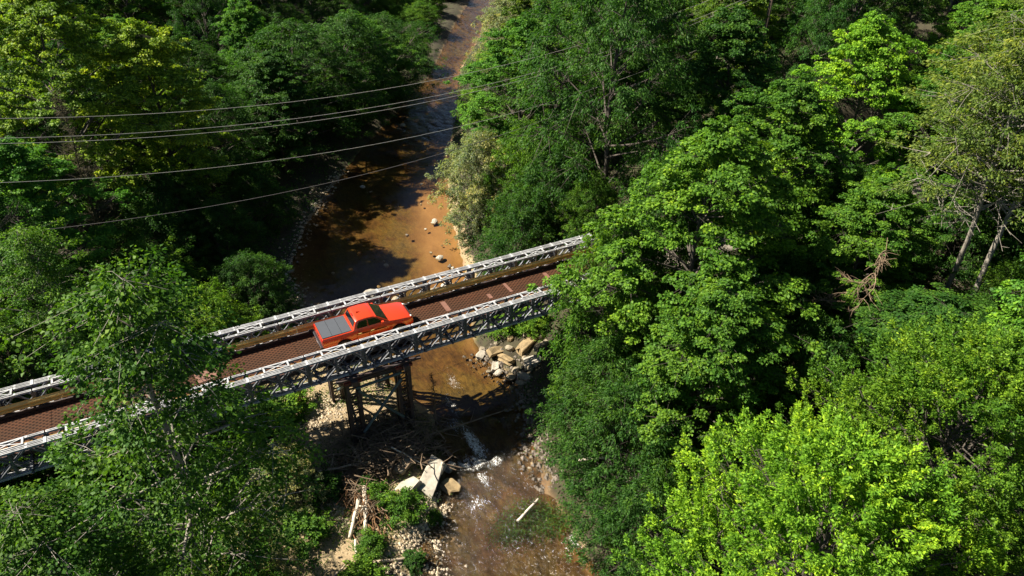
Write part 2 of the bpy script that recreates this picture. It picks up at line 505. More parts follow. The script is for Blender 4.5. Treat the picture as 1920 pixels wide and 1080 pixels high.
for s in (-1, 1):
    xe, xq = s*(h-0.1), s*h/2
    for xa in (xe, s*0.05):
        for zz in (ZB, ZT):
            lat.bar((xa, 0, zm+(0.05 if zz > zm else -0.05)), (xq+(0.06 if abs(xa) > abs(xq) else -0.06)*s, 0, zz), 0.06, 0.085, (0, 1, 0))
    lat.box(xq-0.14, xq+0.14, -0.008, 0.008, ZT-0.09, ZT+0.02)
    lat.box(xq-0.14, xq+0.14, -0.008, 0.008, ZB-0.02, ZB+0.09)
lat_me = lat.mesh('truss_panel', 'shade_toned_steel')
def chord_mesh(z0, z1, nm):
    c = MB()
    for s in (-1, 1):
        chan(c, -h+0.03, h-0.03, z0, z1, s*0.028, s)
    for x in (-h+0.02, h-0.02):
        c.box(x-0.05, x+0.05, -0.025, 0.025, z0+0.01, z1-0.01)
    for x in (-h/2, h/2):
        c.box(x-0.05, x+0.05, -0.078, 0.078, z1+0.001, z1+0.007)
    return c.mesh(nm, 'galvanised')
tc_me = chord_mesh(1.445, 1.55, 'top_chord')
bc_me = chord_mesh(0.0, 0.105, 'bottom_chord')
fr = MB()
for x in (-0.62, 0.62):
    fr.box(x-0.045, x+0.045, -0.24, 0.24, 1.561, 1.60)
fr.bar((-0.58, -0.2, 1.578), (0.58, 0.2, 1.578), 0.05, 0.02)
fr.bar((-0.58, 0.2, 1.592), (0.58, -0.2, 1.592), 0.05, 0.02)
for y in (-0.22, 0.22):
    fr.box(-0.57, 0.57, y-0.022, y+0.022, 1.563, 1.585)
fr_me = fr.mesh('bracing_frame', 'galvanised')
tp = MB(); tp.box(-0.06, 0.06, -0.20, 0.20, 1.56, 1.575)
tp_me = tp.mesh('tie_plate', 'galvanised')
vf = MB()
for z in (0.25, 1.3): vf.box(-0.025, 0.025, -0.2, 0.2, z-0.03, z+0.03)
vf.bar((0, -0.2, 0.25), (0, 0.2, 1.3), 0.02, 0.04, (1, 0, 0)); vf.bar((0.025, 0.2, 0.25), (0.025, -0.2, 1.3), 0.02, 0.04, (1, 0, 0))
vf_me = vf.mesh('end_brace', 'shade_toned_steel')
tm = MB()
tm.box(-0.06, 0.06, -2.72, 2.72, 0.112, 0.127); tm.box(-0.06, 0.06, -2.72, 2.72, 0.333, 0.348); tm.box(-0.008, 0.008, -2.7, 2.7, 0.127, 0.333)
tm_me = tm.mesh('transom', 'shade_toned_steel')
dk = MB(); dk.box(-h+0.008, h-0.008, -1.50, 1.50, 0.40, 0.452)
dk_me = dk.mesh('deck_panel', 'deck')
cb = MB(); cb.box(-h+0.01, h-0.01, -0.06, 0.06, 0.36, 0.58)
cb_me = cb.mesh('kerb', 'dark_steel')
sg = MB()
for y in (-1.3, -0.65, 0, 0.65, 1.3):
    sg.box(-h+0.01, h-0.01, y-0.05, y+0.05, 0.352, 0.398)
sg_me = sg.mesh('stringer', 'dark_steel')
sw = MB()
sw.tube([(-h+0.1, -1.7, 0.09), (h-0.1, 1.7, 0.09)], [0.018]*2, 5); sw.tube([(-h+0.1, 1.7, 0.06), (h-0.1, -1.7, 0.06)], [0.018]*2, 5)
sw_me = sw.mesh('sway_brace', 'galvanised')
FARX = -0.53
NP0, NP1 = -8, 8
for k in range(NP0, NP1):
    X = k*P
    for side, xo in ((-1, 0.0), (1, FARX)):
        for off in (1.74, 2.25, 2.46):
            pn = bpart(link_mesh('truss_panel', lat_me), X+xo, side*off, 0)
            for me, nm in ((tc_me, 'top_chord'), (bc_me, 'bottom_chord')):
                link_mesh(nm, me, pn)
        bpart(link_mesh('bracing_frame', fr_me), X+xo, side*1.995, 0)
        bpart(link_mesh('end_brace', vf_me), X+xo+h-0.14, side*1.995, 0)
        bpart(link_mesh('tie_plate', tp_me), X+xo+h, side*2.355, 0)
        bpart(link_mesh('kerb', cb_me), X, side*1.58, 0)
    for dx in (-1.05, 0.62):
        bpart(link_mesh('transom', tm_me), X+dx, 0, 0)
    bpart(link_mesh('deck_panel', dk_me), X, 0, 0)
    bpart(link_mesh('stringer', sg_me), X, 0, 0)
    bpart(link_mesh('sway_brace', sw_me), X, 0, 0)
# corrugated guard rail beams on both sides
def rail_mesh(L):
    prof = [(0.0, 0.0), (0.0, 0.03), (0.13, 0.05), (0.13, 0.11), (0.0, 0.19), (0.0, 0.23), (0.13, 0.25), (0.13, 0.31), (0.0, 0.39), (0.0, 0.42)]
    m = MB()
    vv = []
    for x in (-L/2, L/2):
        for t in (0.0, -0.012):
            vv += [(x, y+t, z) for y, z in prof]
    n = len(prof)
    ff = []
    for i in range(n-1):
        ff.append((i, i+1, 2*n+i+1, 2*n+i)); ff.append((n+i+1, n+i, 3*n+i, 3*n+i+1))
        ff.append((i+1, i, n+i, n+i+1)); ff.append((2*n+i, 2*n+i+1, 3*n+i+1, 3*n+i))
    ff += [(0, 2*n, 3*n, n), (n-1, 2*n-1, 4*n-1, 3*n-1)]
    m.add(vv, ff)
    return m
for side in (-1, 1):
    for i, xc in enumerate(np.arange(-23.6, 22, 4.0)):
        grey = (side == 1 and i == 5)
        rl = rail_mesh(3.99).build('guard_rail', 'rail_grey' if grey else 'rail')
        bpart(rl, xc-0.5, side*1.60, 0.70 + (0.0 if grey else 0.003*(i % 2)))
        rl.rotation_euler = (0, 0, 0 if side < 0 else math.pi)
        if grey: rl['label'] = 'grey guard rail length among yellow brown ones'
        pm = MB(); pm.box(-0.05, 0.05, -0.06, 0.0, 0.45, 1.1)
        for dx in (-1.0, 1.0):
            bpart(pm.build('rail_post', 'dark_steel'), xc-0.5+dx, side*1.68+0.03, 0)
# steel repair plates lying on the deck
for x, y, lx, ly, rz in ((10.7, 0.46, 0.30, 1.05, 0.0), (13.6, 0.22, 0.24, 0.5, 0.0), (15.05, 0.57, 0.2, 1.05, 0.02), (17.97, 0.55, 0.26, 0.92, 0.0), (-3.3, 0.35, 1.1, 0.85, 0.1), (-6.2, 0.2, 0.7, 0.7, 0.0)):
    m = MB(); m.box(-lx/2, lx/2, -ly/2, ly/2, 0, 0.012)
    o = bpart(m.build('deck_plate', 'plate'), x, y, 0.456); o.rotation_euler = (0, 0, rz)

# abutments
for x0, x1, lab in ((22.95, 24.4, 'concrete bridge abutment set into the wooded bank ahead of the truck'), (-28.4, -26.6, 'concrete bridge abutment hidden among trees behind the truck')):
    a = tag(empty('abutment', ((x0+x1)/2, 0, gz(x0, 0)-1.5)), lab, 'abutment')
    zb = a.location.z
    m = MB(); m.box(-(x1-x0)/2, (x1-x0)/2, -3.4, 3.4, 0, 0.22-zb); m.build('back_wall', 'concrete', a)
    s = -1 if x0 > 0 else 1
    m = MB(); m.box(min(s*0.72, s*2.6), max(s*0.72, s*2.6), -3.1, 3.1, -1.5, -0.10-zb); m.build('bearing_seat', 'concrete', a)

# ------------------------------------------------------------------ steel pier
pier = tag(empty('bridge_pier', (5.0, 0, -6.0)), 'dark rusty steel tower pier with crossed braces under the bridge', 'pier')
LX, LY = (3.75, 6.75), (-2.2, 2.2)
def pl(m, nm, mat): return m.build(nm, mat, pier)
zt = -0.62
for x in LX:
    for y in LY:
        m = MB()
        for dx in (-0.32, 0.32):
            for dy in (-0.22, 0.22):
                m.box(x-5+dx-0.09, x-5+dx+0.09, y+dy-0.09, y+dy+0.09, -0.9, 6+zt)
        for z in np.arange(0.1, 5.2, 0.62):
            m.box(x-5-0.32, x-5+0.32, y-0.24, y-0.215, z, z+0.12); m.box(x-5-0.32, x-5+0.32, y+0.215, y+0.24, z, z+0.12)
            m.bar((x-5-0.30, y-0.228, z+0.1), (x-5+0.30, y-0.228, z+0.62), 0.02, 0.06); m.bar((x-5-0.335, y-0.2, z+0.1), (x-5-0.335, y+0.2, z+0.62), 0.06, 0.02)
        leg = pl(m, 'leg', 'dark_steel')
        m = MB(); m.box(x-5-0.5, x-5+0.5, y-0.42, y+0.42, 6+zt, 6+zt+0.16); m.build('cap_plate', 'red_steel', leg)
for x in LX:
    m = MB(); m.box(x-5-0.16, x-5+0.16, -3.1, 3.1, 6+zt+0.165, 6-0.12); pl(m, 'cap_beam', 'dark_steel')
    for a, b in (((x-5, -2.0, 5.0), (x-5, 2.0, 1.2)), ((x-5+0.12, 2.0, 5.0), (x-5+0.12, -2.0, 1.2))):
        m = MB(); m.tube([a, b], [0.075]*2, 8); pl(m, 'brace', 'teal_steel')
for y in LY:
    s = -1 if y < 0 else 1
    for a, b in (((-1.0, y+s*0.3, 4.7), (1.5, y+s*0.3, 1.6)), ((1.5, y+s*0.46, 4.7), (-1.0, y+s*0.46, 1.6)), ((-1.1, y+s*0.3, 4.9), (1.6, y+s*0.3, 5.02))):
        m = MB(); m.tube([a, b], [0.085]*2, 8); pl(m, 'brace', 'teal_steel')
    m = MB(); m.box(-1.6, 2.1, y-0.14, y+0.14, 5.10, 5.36); pl(m, 'cross_beam', 'dark_steel')
for y in (-2.75, -1.3, 1.3, 2.75):
    m = MB(); m.box(-2.2, 2.7, y-0.11, y+0.11, 5.885, 5.99); pl(m, 'bearing_beam', 'dark_steel')
m = MB()
for i in range(6): m.box(0.35+0.09*i, 0.37+0.09*i, -1.22, -1.20, 2.2, 3.6)
for i in range(9): m.box(0.33, 0.84, -1.225, -1.195, 2.25+i*0.16, 2.28+i*0.16)
pl(m, 'mesh_screen', 'galvanised')

# ------------------------------------------------------------------ trees: prototypes
def bez(a, b, c, t): return a*(1-t)**2 + b*(2*t*(1-t)) + c*t*t
PROF = {
    'round': lambda t: math.sin(math.pi*min(1, 0.10+0.90*t)**0.80)**0.6,
    'dome': lambda t: (1-t**2.2)**0.5*(0.82+0.18*min(1, t*4)),
    'tall': lambda t: (math.sin(math.pi*(0.06+0.90*t))**0.7)*(1-0.35*t),
    'wide': lambda t: (1-abs(t-0.55)**1.6*2.0)**0.5 if abs(t-0.55) < 0.64 else 0.12,
}
class Proto: pass
PROTO = {}
def make_proto(key, seed, H=14.0, R=4.5, bole=3.0, prof='round', anchors=40, pads=16, leaves=60, L=0.17, Wd=0.55,
               pad_r=1.1, pad_flat=0.45, cl_r=0.42, cl_flat=0.45, droop=0.25, up=1.0, jit=0.55, stems=1, r0=0.17,
               lean=(0, 0), bare=0, bark='bark', inner=0.55, plume=0.0, twig_vis=1.0, limb_n=1.0):
    rnd = np.random.default_rng(seed)
    rr = random.Random(seed)
    wood = MB()
    # trunk(s)
    trunks = []
    for s in range(stems):
        a = 2*math.pi*s/max(1, stems) + rr.uniform(0, 1)
        sp = 0.0 if stems == 1 else R*0.35
        pts = []
        ph = rr.uniform(0, 6.28)
        for i in range(11):
            t = i/10
            wob = 0.22*math.sin(t*7+ph)*t*(H/14)
            pts.append(Vector((lean[0]*t*t*H + sp*math.cos(a)*t**0.8 + wob, lean[1]*t*t*H + sp*math.sin(a)*t**0.8 + wob*0.6, t*H*0.93)))
        pts[0].z = -0.5
        rad = [r0*(1.25 if i == 0 else 1)*(1-0.88*(i/10))**0.85/(1 if stems == 1 else 1.6) for i in range(11)]
        wood.tube(pts, rad, 8)
        trunks.append((pts, rad))
    def trunk_at(tr, z):
        pts, rad = tr
        t = min(max(z/(H*0.93), 0.0), 0.999)*10
        i = int(t)
        return pts[i].lerp(pts[i+1], t-i), rad[i]
    cen, cdir, cid, out = [], [], [], []
    ph1, ph2 = rr.uniform(0, 6), rr.uniform(0, 6)
    for i in range(anchors):
        t = (i+0.5)/anchors
        t = t**0.9
        th = i*2.399963 + rr.uniform(-0.35, 0.35)
        lob = 1 + 0.20*math.sin(3*th+ph1+4*t) + 0.13*math.sin(5*th-ph2+7*t) + rr.uniform(-0.12, 0.12)
        er = max(0.15, R*PROF[prof](t)*lob)
        fr_ = rr.uniform(inner, 1.0)**0.7
        if t > 0.93: fr_ *= 0.6
        z = bole + t*(H-bole) - 0.25*(1-t)*er*0.4
        tr = trunks[rr.randrange(stems)]
        ax, _ = trunk_at(tr, z*0.96)
        cx = ax.x if stems == 1 else lean[0]*(z/H)**2*H
        cy = ax.y if stems == 1 else lean[1]*(z/H)**2*H
        A = Vector((cx+math.cos(th)*er*fr_, cy+math.sin(th)*er*fr_, z))
        hz = max(0.4, er*fr_)
        z0 = max(bole*0.55 if stems == 1 else 0.3, z - hz*rr.uniform(0.45, 0.9))
        S, sr = trunk_at(tr, z0)
        mid = S.lerp(A, 0.5) + Vector((rr.uniform(-.2, .2)*hz*0.3, rr.uniform(-.2, .2)*hz*0.3, hz*rr.uniform(-0.12, 0.14)))
        path = [bez(S, mid, A, k/5) for k in range(6)]
        lr = min(sr*0.62, 0.018+0.013*(A-S).length)
        if rr.random() < limb_n:
            wood.tube(path, [lr*(1-0.8*k/5) for k in range(6)], 5, False)
        isbare = i < bare
        for j in range(pads if not isbare else 7):
            off = Vector((rr.gauss(0, 1), rr.gauss(0, 1), rr.gauss(0, 1)))
            d2 = min(math.hypot(off.x, off.y), 2.2)
            off = Vector((off.x*pad_r*0.62, off.y*pad_r*0.62, off.z*pad_r*pad_flat*0.55 - 0.16*pad_r*d2*d2*droop*2))
            c = A + off
            outd = Vector((c.x-cx, c.y-cy, 0.0))
            outd = outd.normalized() if outd.length > 0.05 else Vector((1, 0, 0))
            b0 = path[rr.choice((3, 4, 4, 5))]
            if rr.random() < twig_vis or isbare:
                m2 = b0.lerp(c, 0.5) + Vector((0, 0, rr.uniform(-0.1, 0.15)))
                if isbare:
                    c = b0 + (c-b0)*1.5 + outd*0.4
                    m2 = b0.lerp(c, 0.5) + Vector((rr.uniform(-.3, .3), rr.uniform(-.3, .3), rr.uniform(-0.3, 0.3)))
                    wood.tube([b0, m2, c], [lr*0.35, lr*0.24, 0.008], 4, False)
                    for _ in range(3):
                        e = m2 + (c-m2)*rr.uniform(0, 0.8)
                        wood.tube([e, e+Vector((rr.uniform(-.6, .6), rr.uniform(-.6, .6), rr.uniform(-.5, .4)))], [0.014, 0.005], 3, False)
                else:
                    wood.tube([b0, m2, c], [lr*0.3, lr*0.2, 0.006], 3, False)
            if not isbare:
                cen.append(c); out.append(outd); cid.append(i)
    n = len(cen)
    cen = np.array(cen); out = np.array(out); cid = np.array(cid)
    clv = rnd.random(anchors)[cid]*0.75 + rnd.random(n)*0.25
    k = leaves
    o = rnd.normal(size=(n, k, 3))
    o /= np.linalg.norm(o, axis=2, keepdims=True)
    o *= (rnd.random((n, k, 1))**0.5)
    szv = cl_r*(0.7+0.6*rnd.random((n, 1, 1)))
    off = o*szv*np.array([1, 1, cl_flat])
    off[:, :, 2] -= droop*0.5*(off[:, :, 0]**2+off[:, :, 1]**2)/cl_r
    if plume:
        ax = out*0.55 + np.array([0, 0, 1.0]); ax /= np.linalg.norm(ax, axis=1, keepdims=True)
        tt = rnd.random((n, k, 1))
        off = off*(1.1-0.75*tt) + ax[:, None, :]*tt*plume
    pos = cen[:, None, :] + off
    d = o*np.array([1, 1, 0.35]) + out[:, None, :]*0.55 + rnd.normal(size=(n, k, 3))*0.35
    d[:, :, 2] -= droop*0.9
    if plume: d[:, :, 2] += 0.5
    d /= np.linalg.norm(d, axis=2, keepdims=True)
    nr = rnd.normal(size=(n, k, 3))*jit + out[:, None, :]*0.25
    nr[:, :, 2] += up
    sd = np.cross(d, nr); sd /= np.linalg.norm(sd, axis=2, keepdims=True)+1e-9
    nn = np.cross(sd, d)
    ln = L*(0.6+0.8*rnd.random((n, k, 1)))
    v = np.empty((n, k, 4, 3))
    v[:, :, 0] = pos - d*ln*0.5
    v[:, :, 1] = pos - d*ln*0.02 + sd*ln*Wd*0.5 + nn*ln*0.10
    v[:, :, 2] = pos + d*ln*0.5 - nn*ln*0.12
    v[:, :, 3] = pos - d*ln*0.02 - sd*ln*Wd*0.5 + nn*ln*0.10
    v = v.reshape(-1, 3)
    nl = n*k
    me = bpy.data.meshes.new('crown_'+key)
    me.vertices.add(nl*4); me.vertices.foreach_set('co', v.astype(np.float32).ravel())
    me.loops.add(nl*4); me.loops.foreach_set('vertex_index', np.arange(nl*4, dtype=np.int32))
    me.polygons.add(nl); me.polygons.foreach_set('loop_start', np.arange(0, nl*4, 4, dtype=np.int32))
    me.update(calc_edges=True)
    a = me.attributes.new('clump', 'FLOAT', 'FACE')
    a.data.foreach_set('value', np.repeat(clv, k).astype(np.float32))
    me.materials.append(M['leaf'])
    p = Proto()
    p.crown = me
    p.wood = wood.mesh('trunk_'+key, bark, True)
    p.H, p.R, p.n = H, R, nl
    PROTO[key] = p
    return p

make_proto('maple1', 11, H=15, R=4.6, bole=2.6, anchors=60, pads=17, leaves=100, L=0.138, Wd=0.8, pad_r=1.05, pad_flat=0.36, cl_r=0.40, cl_flat=0.35, droop=0.35)
make_proto('maple2', 12, H=14, R=4.2, bole=2.2, anchors=52, pads=17, leaves=96, L=0.138, Wd=0.8, pad_r=1.15, pad_flat=0.34, cl_r=0.42, cl_flat=0.35, droop=0.35, prof='tall')
make_proto('locust1', 21, H=16, R=4.8, bole=3.5, anchors=46, pads=18, leaves=64, L=0.17, Wd=0.34, pad_r=1.2, pad_flat=0.55, cl_r=0.46, cl_flat=0.6, droop=0.8, jit=0.8)
make_proto('locust2', 22, H=15, R=4.0, bole=3.0, anchors=40, pads=18, leaves=60, L=0.17, Wd=0.34, pad_r=1.2, pad_flat=0.6, cl_r=0.46, cl_flat=0.6, droop=0.8, jit=0.8, prof='tall')
make_proto('willow1', 31, H=7.0, R=3.0, bole=0.5, anchors=52, pads=14, leaves=52, L=0.15, Wd=0.32, pad_r=0.85, pad_flat=0.7, cl_r=0.34, cl_flat=0.8, droop=0.45, jit=0.8, prof='dome', stems=4, r0=0.10, inner=0.65)
make_proto('willow2', 32, H=6.0, R=3.2, bole=0.3, anchors=52, pads=14, leaves=52, L=0.15, Wd=0.32, pad_r=0.85, pad_flat=0.7, cl_r=0.34, cl_flat=0.8, droop=0.35, jit=0.8, prof='dome', stems=5, r0=0.09, inner=0.65)
make_proto('poplar', 41, H=18, R=3.3, bole=2.0, anchors=70, pads=11, leaves=58, L=0.115, Wd=0.72, pad_r=0.95, pad_flat=0.6, cl_r=0.42, cl_flat=0.6, droop=0.5, jit=0.9, prof='tall', r0=0.20, inner=0.35)
make_proto('ash', 51, H=18, R=4.6, bole=8.0, anchors=64, pads=13, leaves=58, L=0.14, Wd=0.4, pad_r=1.2, pad_flat=0.5, cl_r=0.45, cl_flat=0.45, droop=0.35, jit=0.7, bark='pale_bark', bare=7, r0=0.15, inner=0.4, prof='tall')
make_proto('bright', 61, H=13, R=5.6, bole=2.0, anchors=150, pads=15, leaves=80, L=0.125, Wd=0.45, pad_r=0.95, pad_flat=0.5, cl_r=0.30, cl_flat=0.7, droop=0.15, jit=0.7, prof='dome', inner=0.55, plume=0.55, twig_vis=0.5)
make_proto('shrub1', 71, H=1.9, R=1.1, bole=0.15, anchors=20, pads=9, leaves=34, L=0.12, Wd=0.45, pad_r=0.4, pad_flat=0.8, cl_r=0.22, cl_flat=0.9, droop=0.2, jit=0.9, prof='dome', stems=4, r0=0.03)
make_proto('shrub2', 72, H=2.4, R=1.0, bole=0.2, anchors=18, pads=9, leaves=34, L=0.14, Wd=0.6, pad_r=0.42, pad_flat=0.7, cl_r=0.25, cl_flat=0.8, droop=0.3, jit=0.8, prof='round', stems=3, r0=0.03)

def plant(kind, x, y, hgt, rad, label, cat='tree', group=None, colour=(0.05, 0.11, 0.02), rz=None, name='tree', lean=None, zoff=0.0, bark=None):
    p = PROTO[kind]
    z = gz(x, y)
    t = tag(empty(name, (x, y, z-0.05+zoff), rz if rz is not None else (x*12.9+y*7.3) % 6.28), label, cat, group)
    s = hgt/p.H; r = rad/p.R
    t.scale = (r, r, s)
    if lean: t.rotation_euler[0], t.rotation_euler[1] = lean
    wd = link_mesh('trunk', p.wood, t)
    if bark:
        wd.material_slots[0].link = 'OBJECT'; wd.material_slots[0].material = M[bark]
    c = link_mesh('crown', p.crown, t)
    c['leaf_colour'] = [float(v) for v in colour]
    return t

# ------------------------------------------------------------------ trees: the woods
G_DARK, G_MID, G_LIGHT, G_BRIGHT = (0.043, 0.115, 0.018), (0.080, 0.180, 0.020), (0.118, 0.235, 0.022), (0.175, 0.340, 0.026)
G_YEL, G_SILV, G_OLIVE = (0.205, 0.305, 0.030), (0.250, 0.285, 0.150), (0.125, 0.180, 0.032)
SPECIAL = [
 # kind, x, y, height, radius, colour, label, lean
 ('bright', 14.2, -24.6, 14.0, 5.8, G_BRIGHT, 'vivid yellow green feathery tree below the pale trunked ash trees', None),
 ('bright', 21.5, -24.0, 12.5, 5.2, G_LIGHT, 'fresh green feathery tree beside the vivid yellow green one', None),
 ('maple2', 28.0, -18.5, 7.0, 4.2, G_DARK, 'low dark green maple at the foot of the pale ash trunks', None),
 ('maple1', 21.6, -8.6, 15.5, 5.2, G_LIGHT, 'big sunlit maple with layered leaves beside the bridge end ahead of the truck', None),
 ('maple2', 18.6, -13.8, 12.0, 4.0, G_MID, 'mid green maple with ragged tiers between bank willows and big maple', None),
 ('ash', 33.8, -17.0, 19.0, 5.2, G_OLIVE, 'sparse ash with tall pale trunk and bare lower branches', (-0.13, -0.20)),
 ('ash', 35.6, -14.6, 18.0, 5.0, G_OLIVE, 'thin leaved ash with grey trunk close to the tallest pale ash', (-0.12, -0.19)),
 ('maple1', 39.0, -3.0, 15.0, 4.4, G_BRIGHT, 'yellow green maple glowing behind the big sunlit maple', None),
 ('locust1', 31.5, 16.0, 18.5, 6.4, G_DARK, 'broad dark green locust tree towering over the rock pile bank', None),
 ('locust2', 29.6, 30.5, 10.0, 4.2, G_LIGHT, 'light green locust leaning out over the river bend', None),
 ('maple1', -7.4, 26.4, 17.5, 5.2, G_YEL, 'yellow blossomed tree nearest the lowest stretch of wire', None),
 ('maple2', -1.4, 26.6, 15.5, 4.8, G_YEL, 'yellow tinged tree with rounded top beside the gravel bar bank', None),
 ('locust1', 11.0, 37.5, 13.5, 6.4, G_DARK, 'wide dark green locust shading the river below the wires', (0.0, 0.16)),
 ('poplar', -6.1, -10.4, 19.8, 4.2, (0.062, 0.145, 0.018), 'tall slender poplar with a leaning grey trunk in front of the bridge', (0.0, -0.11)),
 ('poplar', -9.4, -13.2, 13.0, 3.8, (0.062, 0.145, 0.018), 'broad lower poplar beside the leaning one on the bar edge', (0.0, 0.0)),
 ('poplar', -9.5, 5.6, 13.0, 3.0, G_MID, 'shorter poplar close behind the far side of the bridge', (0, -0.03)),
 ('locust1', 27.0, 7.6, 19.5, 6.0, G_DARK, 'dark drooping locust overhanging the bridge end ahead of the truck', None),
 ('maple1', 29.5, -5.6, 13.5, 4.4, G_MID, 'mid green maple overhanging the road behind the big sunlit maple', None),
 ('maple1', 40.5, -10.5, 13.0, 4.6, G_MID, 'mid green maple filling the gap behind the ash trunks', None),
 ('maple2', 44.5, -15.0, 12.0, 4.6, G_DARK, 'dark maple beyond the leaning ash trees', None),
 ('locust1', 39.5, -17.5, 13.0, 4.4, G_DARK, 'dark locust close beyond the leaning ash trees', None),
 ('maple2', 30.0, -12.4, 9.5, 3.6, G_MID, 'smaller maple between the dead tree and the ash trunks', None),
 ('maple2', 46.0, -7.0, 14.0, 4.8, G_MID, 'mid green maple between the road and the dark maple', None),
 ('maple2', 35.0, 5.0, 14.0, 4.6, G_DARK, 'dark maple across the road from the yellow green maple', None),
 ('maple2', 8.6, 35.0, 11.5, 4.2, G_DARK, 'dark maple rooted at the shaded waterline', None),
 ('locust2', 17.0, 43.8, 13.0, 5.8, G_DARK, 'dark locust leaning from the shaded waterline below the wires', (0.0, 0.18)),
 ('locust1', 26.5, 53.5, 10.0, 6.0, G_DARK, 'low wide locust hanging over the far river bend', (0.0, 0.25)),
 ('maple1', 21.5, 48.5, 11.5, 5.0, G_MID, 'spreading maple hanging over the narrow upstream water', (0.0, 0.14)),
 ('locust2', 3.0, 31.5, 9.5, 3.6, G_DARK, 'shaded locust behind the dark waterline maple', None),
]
for k, x, y, hg, rd, colr, lab, ln in SPECIAL:
    plant(k, x, y, hg, rd, lab, colour=colr, name={'bright': 'feathery_tree', 'maple1': 'maple_tree', 'maple2': 'maple_tree', 'ash': 'ash_tree', 'locust1': 'locust_tree', 'locust2': 'locust_tree', 'poplar': 'poplar_tree'}[k],
          lean=ln, bark='pale_bark' if k == 'poplar' else None)
# bank willows and bushes
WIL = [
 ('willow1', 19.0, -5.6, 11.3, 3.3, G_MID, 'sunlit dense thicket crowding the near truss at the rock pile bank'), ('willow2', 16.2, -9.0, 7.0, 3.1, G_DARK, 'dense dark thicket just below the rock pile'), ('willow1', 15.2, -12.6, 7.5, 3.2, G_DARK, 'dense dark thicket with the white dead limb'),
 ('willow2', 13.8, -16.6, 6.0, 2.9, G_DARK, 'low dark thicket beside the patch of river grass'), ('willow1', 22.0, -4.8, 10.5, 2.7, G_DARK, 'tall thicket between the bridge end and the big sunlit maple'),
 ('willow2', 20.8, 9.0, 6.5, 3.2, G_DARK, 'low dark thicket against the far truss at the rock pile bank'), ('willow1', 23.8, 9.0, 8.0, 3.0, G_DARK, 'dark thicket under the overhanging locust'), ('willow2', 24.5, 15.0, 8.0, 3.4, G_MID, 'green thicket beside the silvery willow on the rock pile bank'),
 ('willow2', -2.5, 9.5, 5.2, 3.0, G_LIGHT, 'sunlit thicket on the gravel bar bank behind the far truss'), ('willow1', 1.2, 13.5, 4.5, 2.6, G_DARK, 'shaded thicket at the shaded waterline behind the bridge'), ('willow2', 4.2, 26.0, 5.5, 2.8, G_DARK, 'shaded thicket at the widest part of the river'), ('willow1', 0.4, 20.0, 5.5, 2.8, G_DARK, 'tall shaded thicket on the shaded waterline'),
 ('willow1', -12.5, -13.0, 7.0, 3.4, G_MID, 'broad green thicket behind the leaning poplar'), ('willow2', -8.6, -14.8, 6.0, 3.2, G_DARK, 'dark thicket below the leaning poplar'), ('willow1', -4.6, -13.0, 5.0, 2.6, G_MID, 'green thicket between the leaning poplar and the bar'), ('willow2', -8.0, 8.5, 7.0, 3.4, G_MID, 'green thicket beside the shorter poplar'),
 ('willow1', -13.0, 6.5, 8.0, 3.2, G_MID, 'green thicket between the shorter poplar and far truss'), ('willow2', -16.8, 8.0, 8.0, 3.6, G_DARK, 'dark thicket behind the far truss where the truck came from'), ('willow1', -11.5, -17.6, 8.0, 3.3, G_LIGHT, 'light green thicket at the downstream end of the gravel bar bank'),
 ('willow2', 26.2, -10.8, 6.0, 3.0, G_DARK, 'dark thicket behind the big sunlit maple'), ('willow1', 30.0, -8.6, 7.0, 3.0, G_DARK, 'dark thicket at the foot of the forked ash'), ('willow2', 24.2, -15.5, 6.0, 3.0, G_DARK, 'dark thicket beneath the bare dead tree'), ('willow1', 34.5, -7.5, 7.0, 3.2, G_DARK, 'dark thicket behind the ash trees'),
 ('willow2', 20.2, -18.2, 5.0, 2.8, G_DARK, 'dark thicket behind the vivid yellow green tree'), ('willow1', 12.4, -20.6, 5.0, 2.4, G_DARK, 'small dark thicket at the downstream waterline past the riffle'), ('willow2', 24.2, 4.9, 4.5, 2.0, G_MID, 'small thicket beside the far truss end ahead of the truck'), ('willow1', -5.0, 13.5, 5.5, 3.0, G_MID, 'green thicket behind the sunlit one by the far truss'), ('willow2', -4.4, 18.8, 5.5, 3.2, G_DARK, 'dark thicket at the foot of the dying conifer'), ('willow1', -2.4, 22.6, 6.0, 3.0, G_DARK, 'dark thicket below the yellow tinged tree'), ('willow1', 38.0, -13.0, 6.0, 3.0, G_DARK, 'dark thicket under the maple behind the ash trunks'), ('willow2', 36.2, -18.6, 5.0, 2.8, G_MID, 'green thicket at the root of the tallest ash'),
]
for k, x, y, hg, rd, colr, lab in WIL:
    plant(k, x, y, hg, rd, lab, 'shrub', 'willow thickets on the banks', colr, name='willow_thicket')
for k, x, y, hg, rd, lab in (('willow1', 21.3, 17.6, 8.5, 3.2, 'silvery leaved willow on the rock pile bank upstream of the bridge'),
                             ('willow2', -1.2, -4.6, 3.6, 1.9, 'small silvery willow bush on the gravel bar near the pier'),
                             ('willow1', 41.5, 50.0, 9.0, 4.0, 'silvery willow where the river bends away behind the locusts'),
                             ('willow2', -3.6, -9.6, 4.0, 1.8, 'loose silvery willow with a dark forked stem on the gravel bar')):
    plant(k, x, y, hg, rd, lab, 'shrub', None, G_SILV, name='silver_willow')
# low thickets along the open upper reach
rb_ = random.Random(21)
for i in range(26):
    y = 47 + i*2.6 + rb_.uniform(-0.8, 0.8); off = rb_.uniform(2.5, 13)
    hg = rb_.uniform(2.8, 4.6)
    plant(rb_.choice(('willow1', 'willow2')), float(xl(y))-off, y, hg, rb_.uniform(2.2, 3.2), 'low thicket on the open bank far upstream, gravel bar side', 'shrub', 'low thickets far upstream', G_MID, name='willow_thicket')
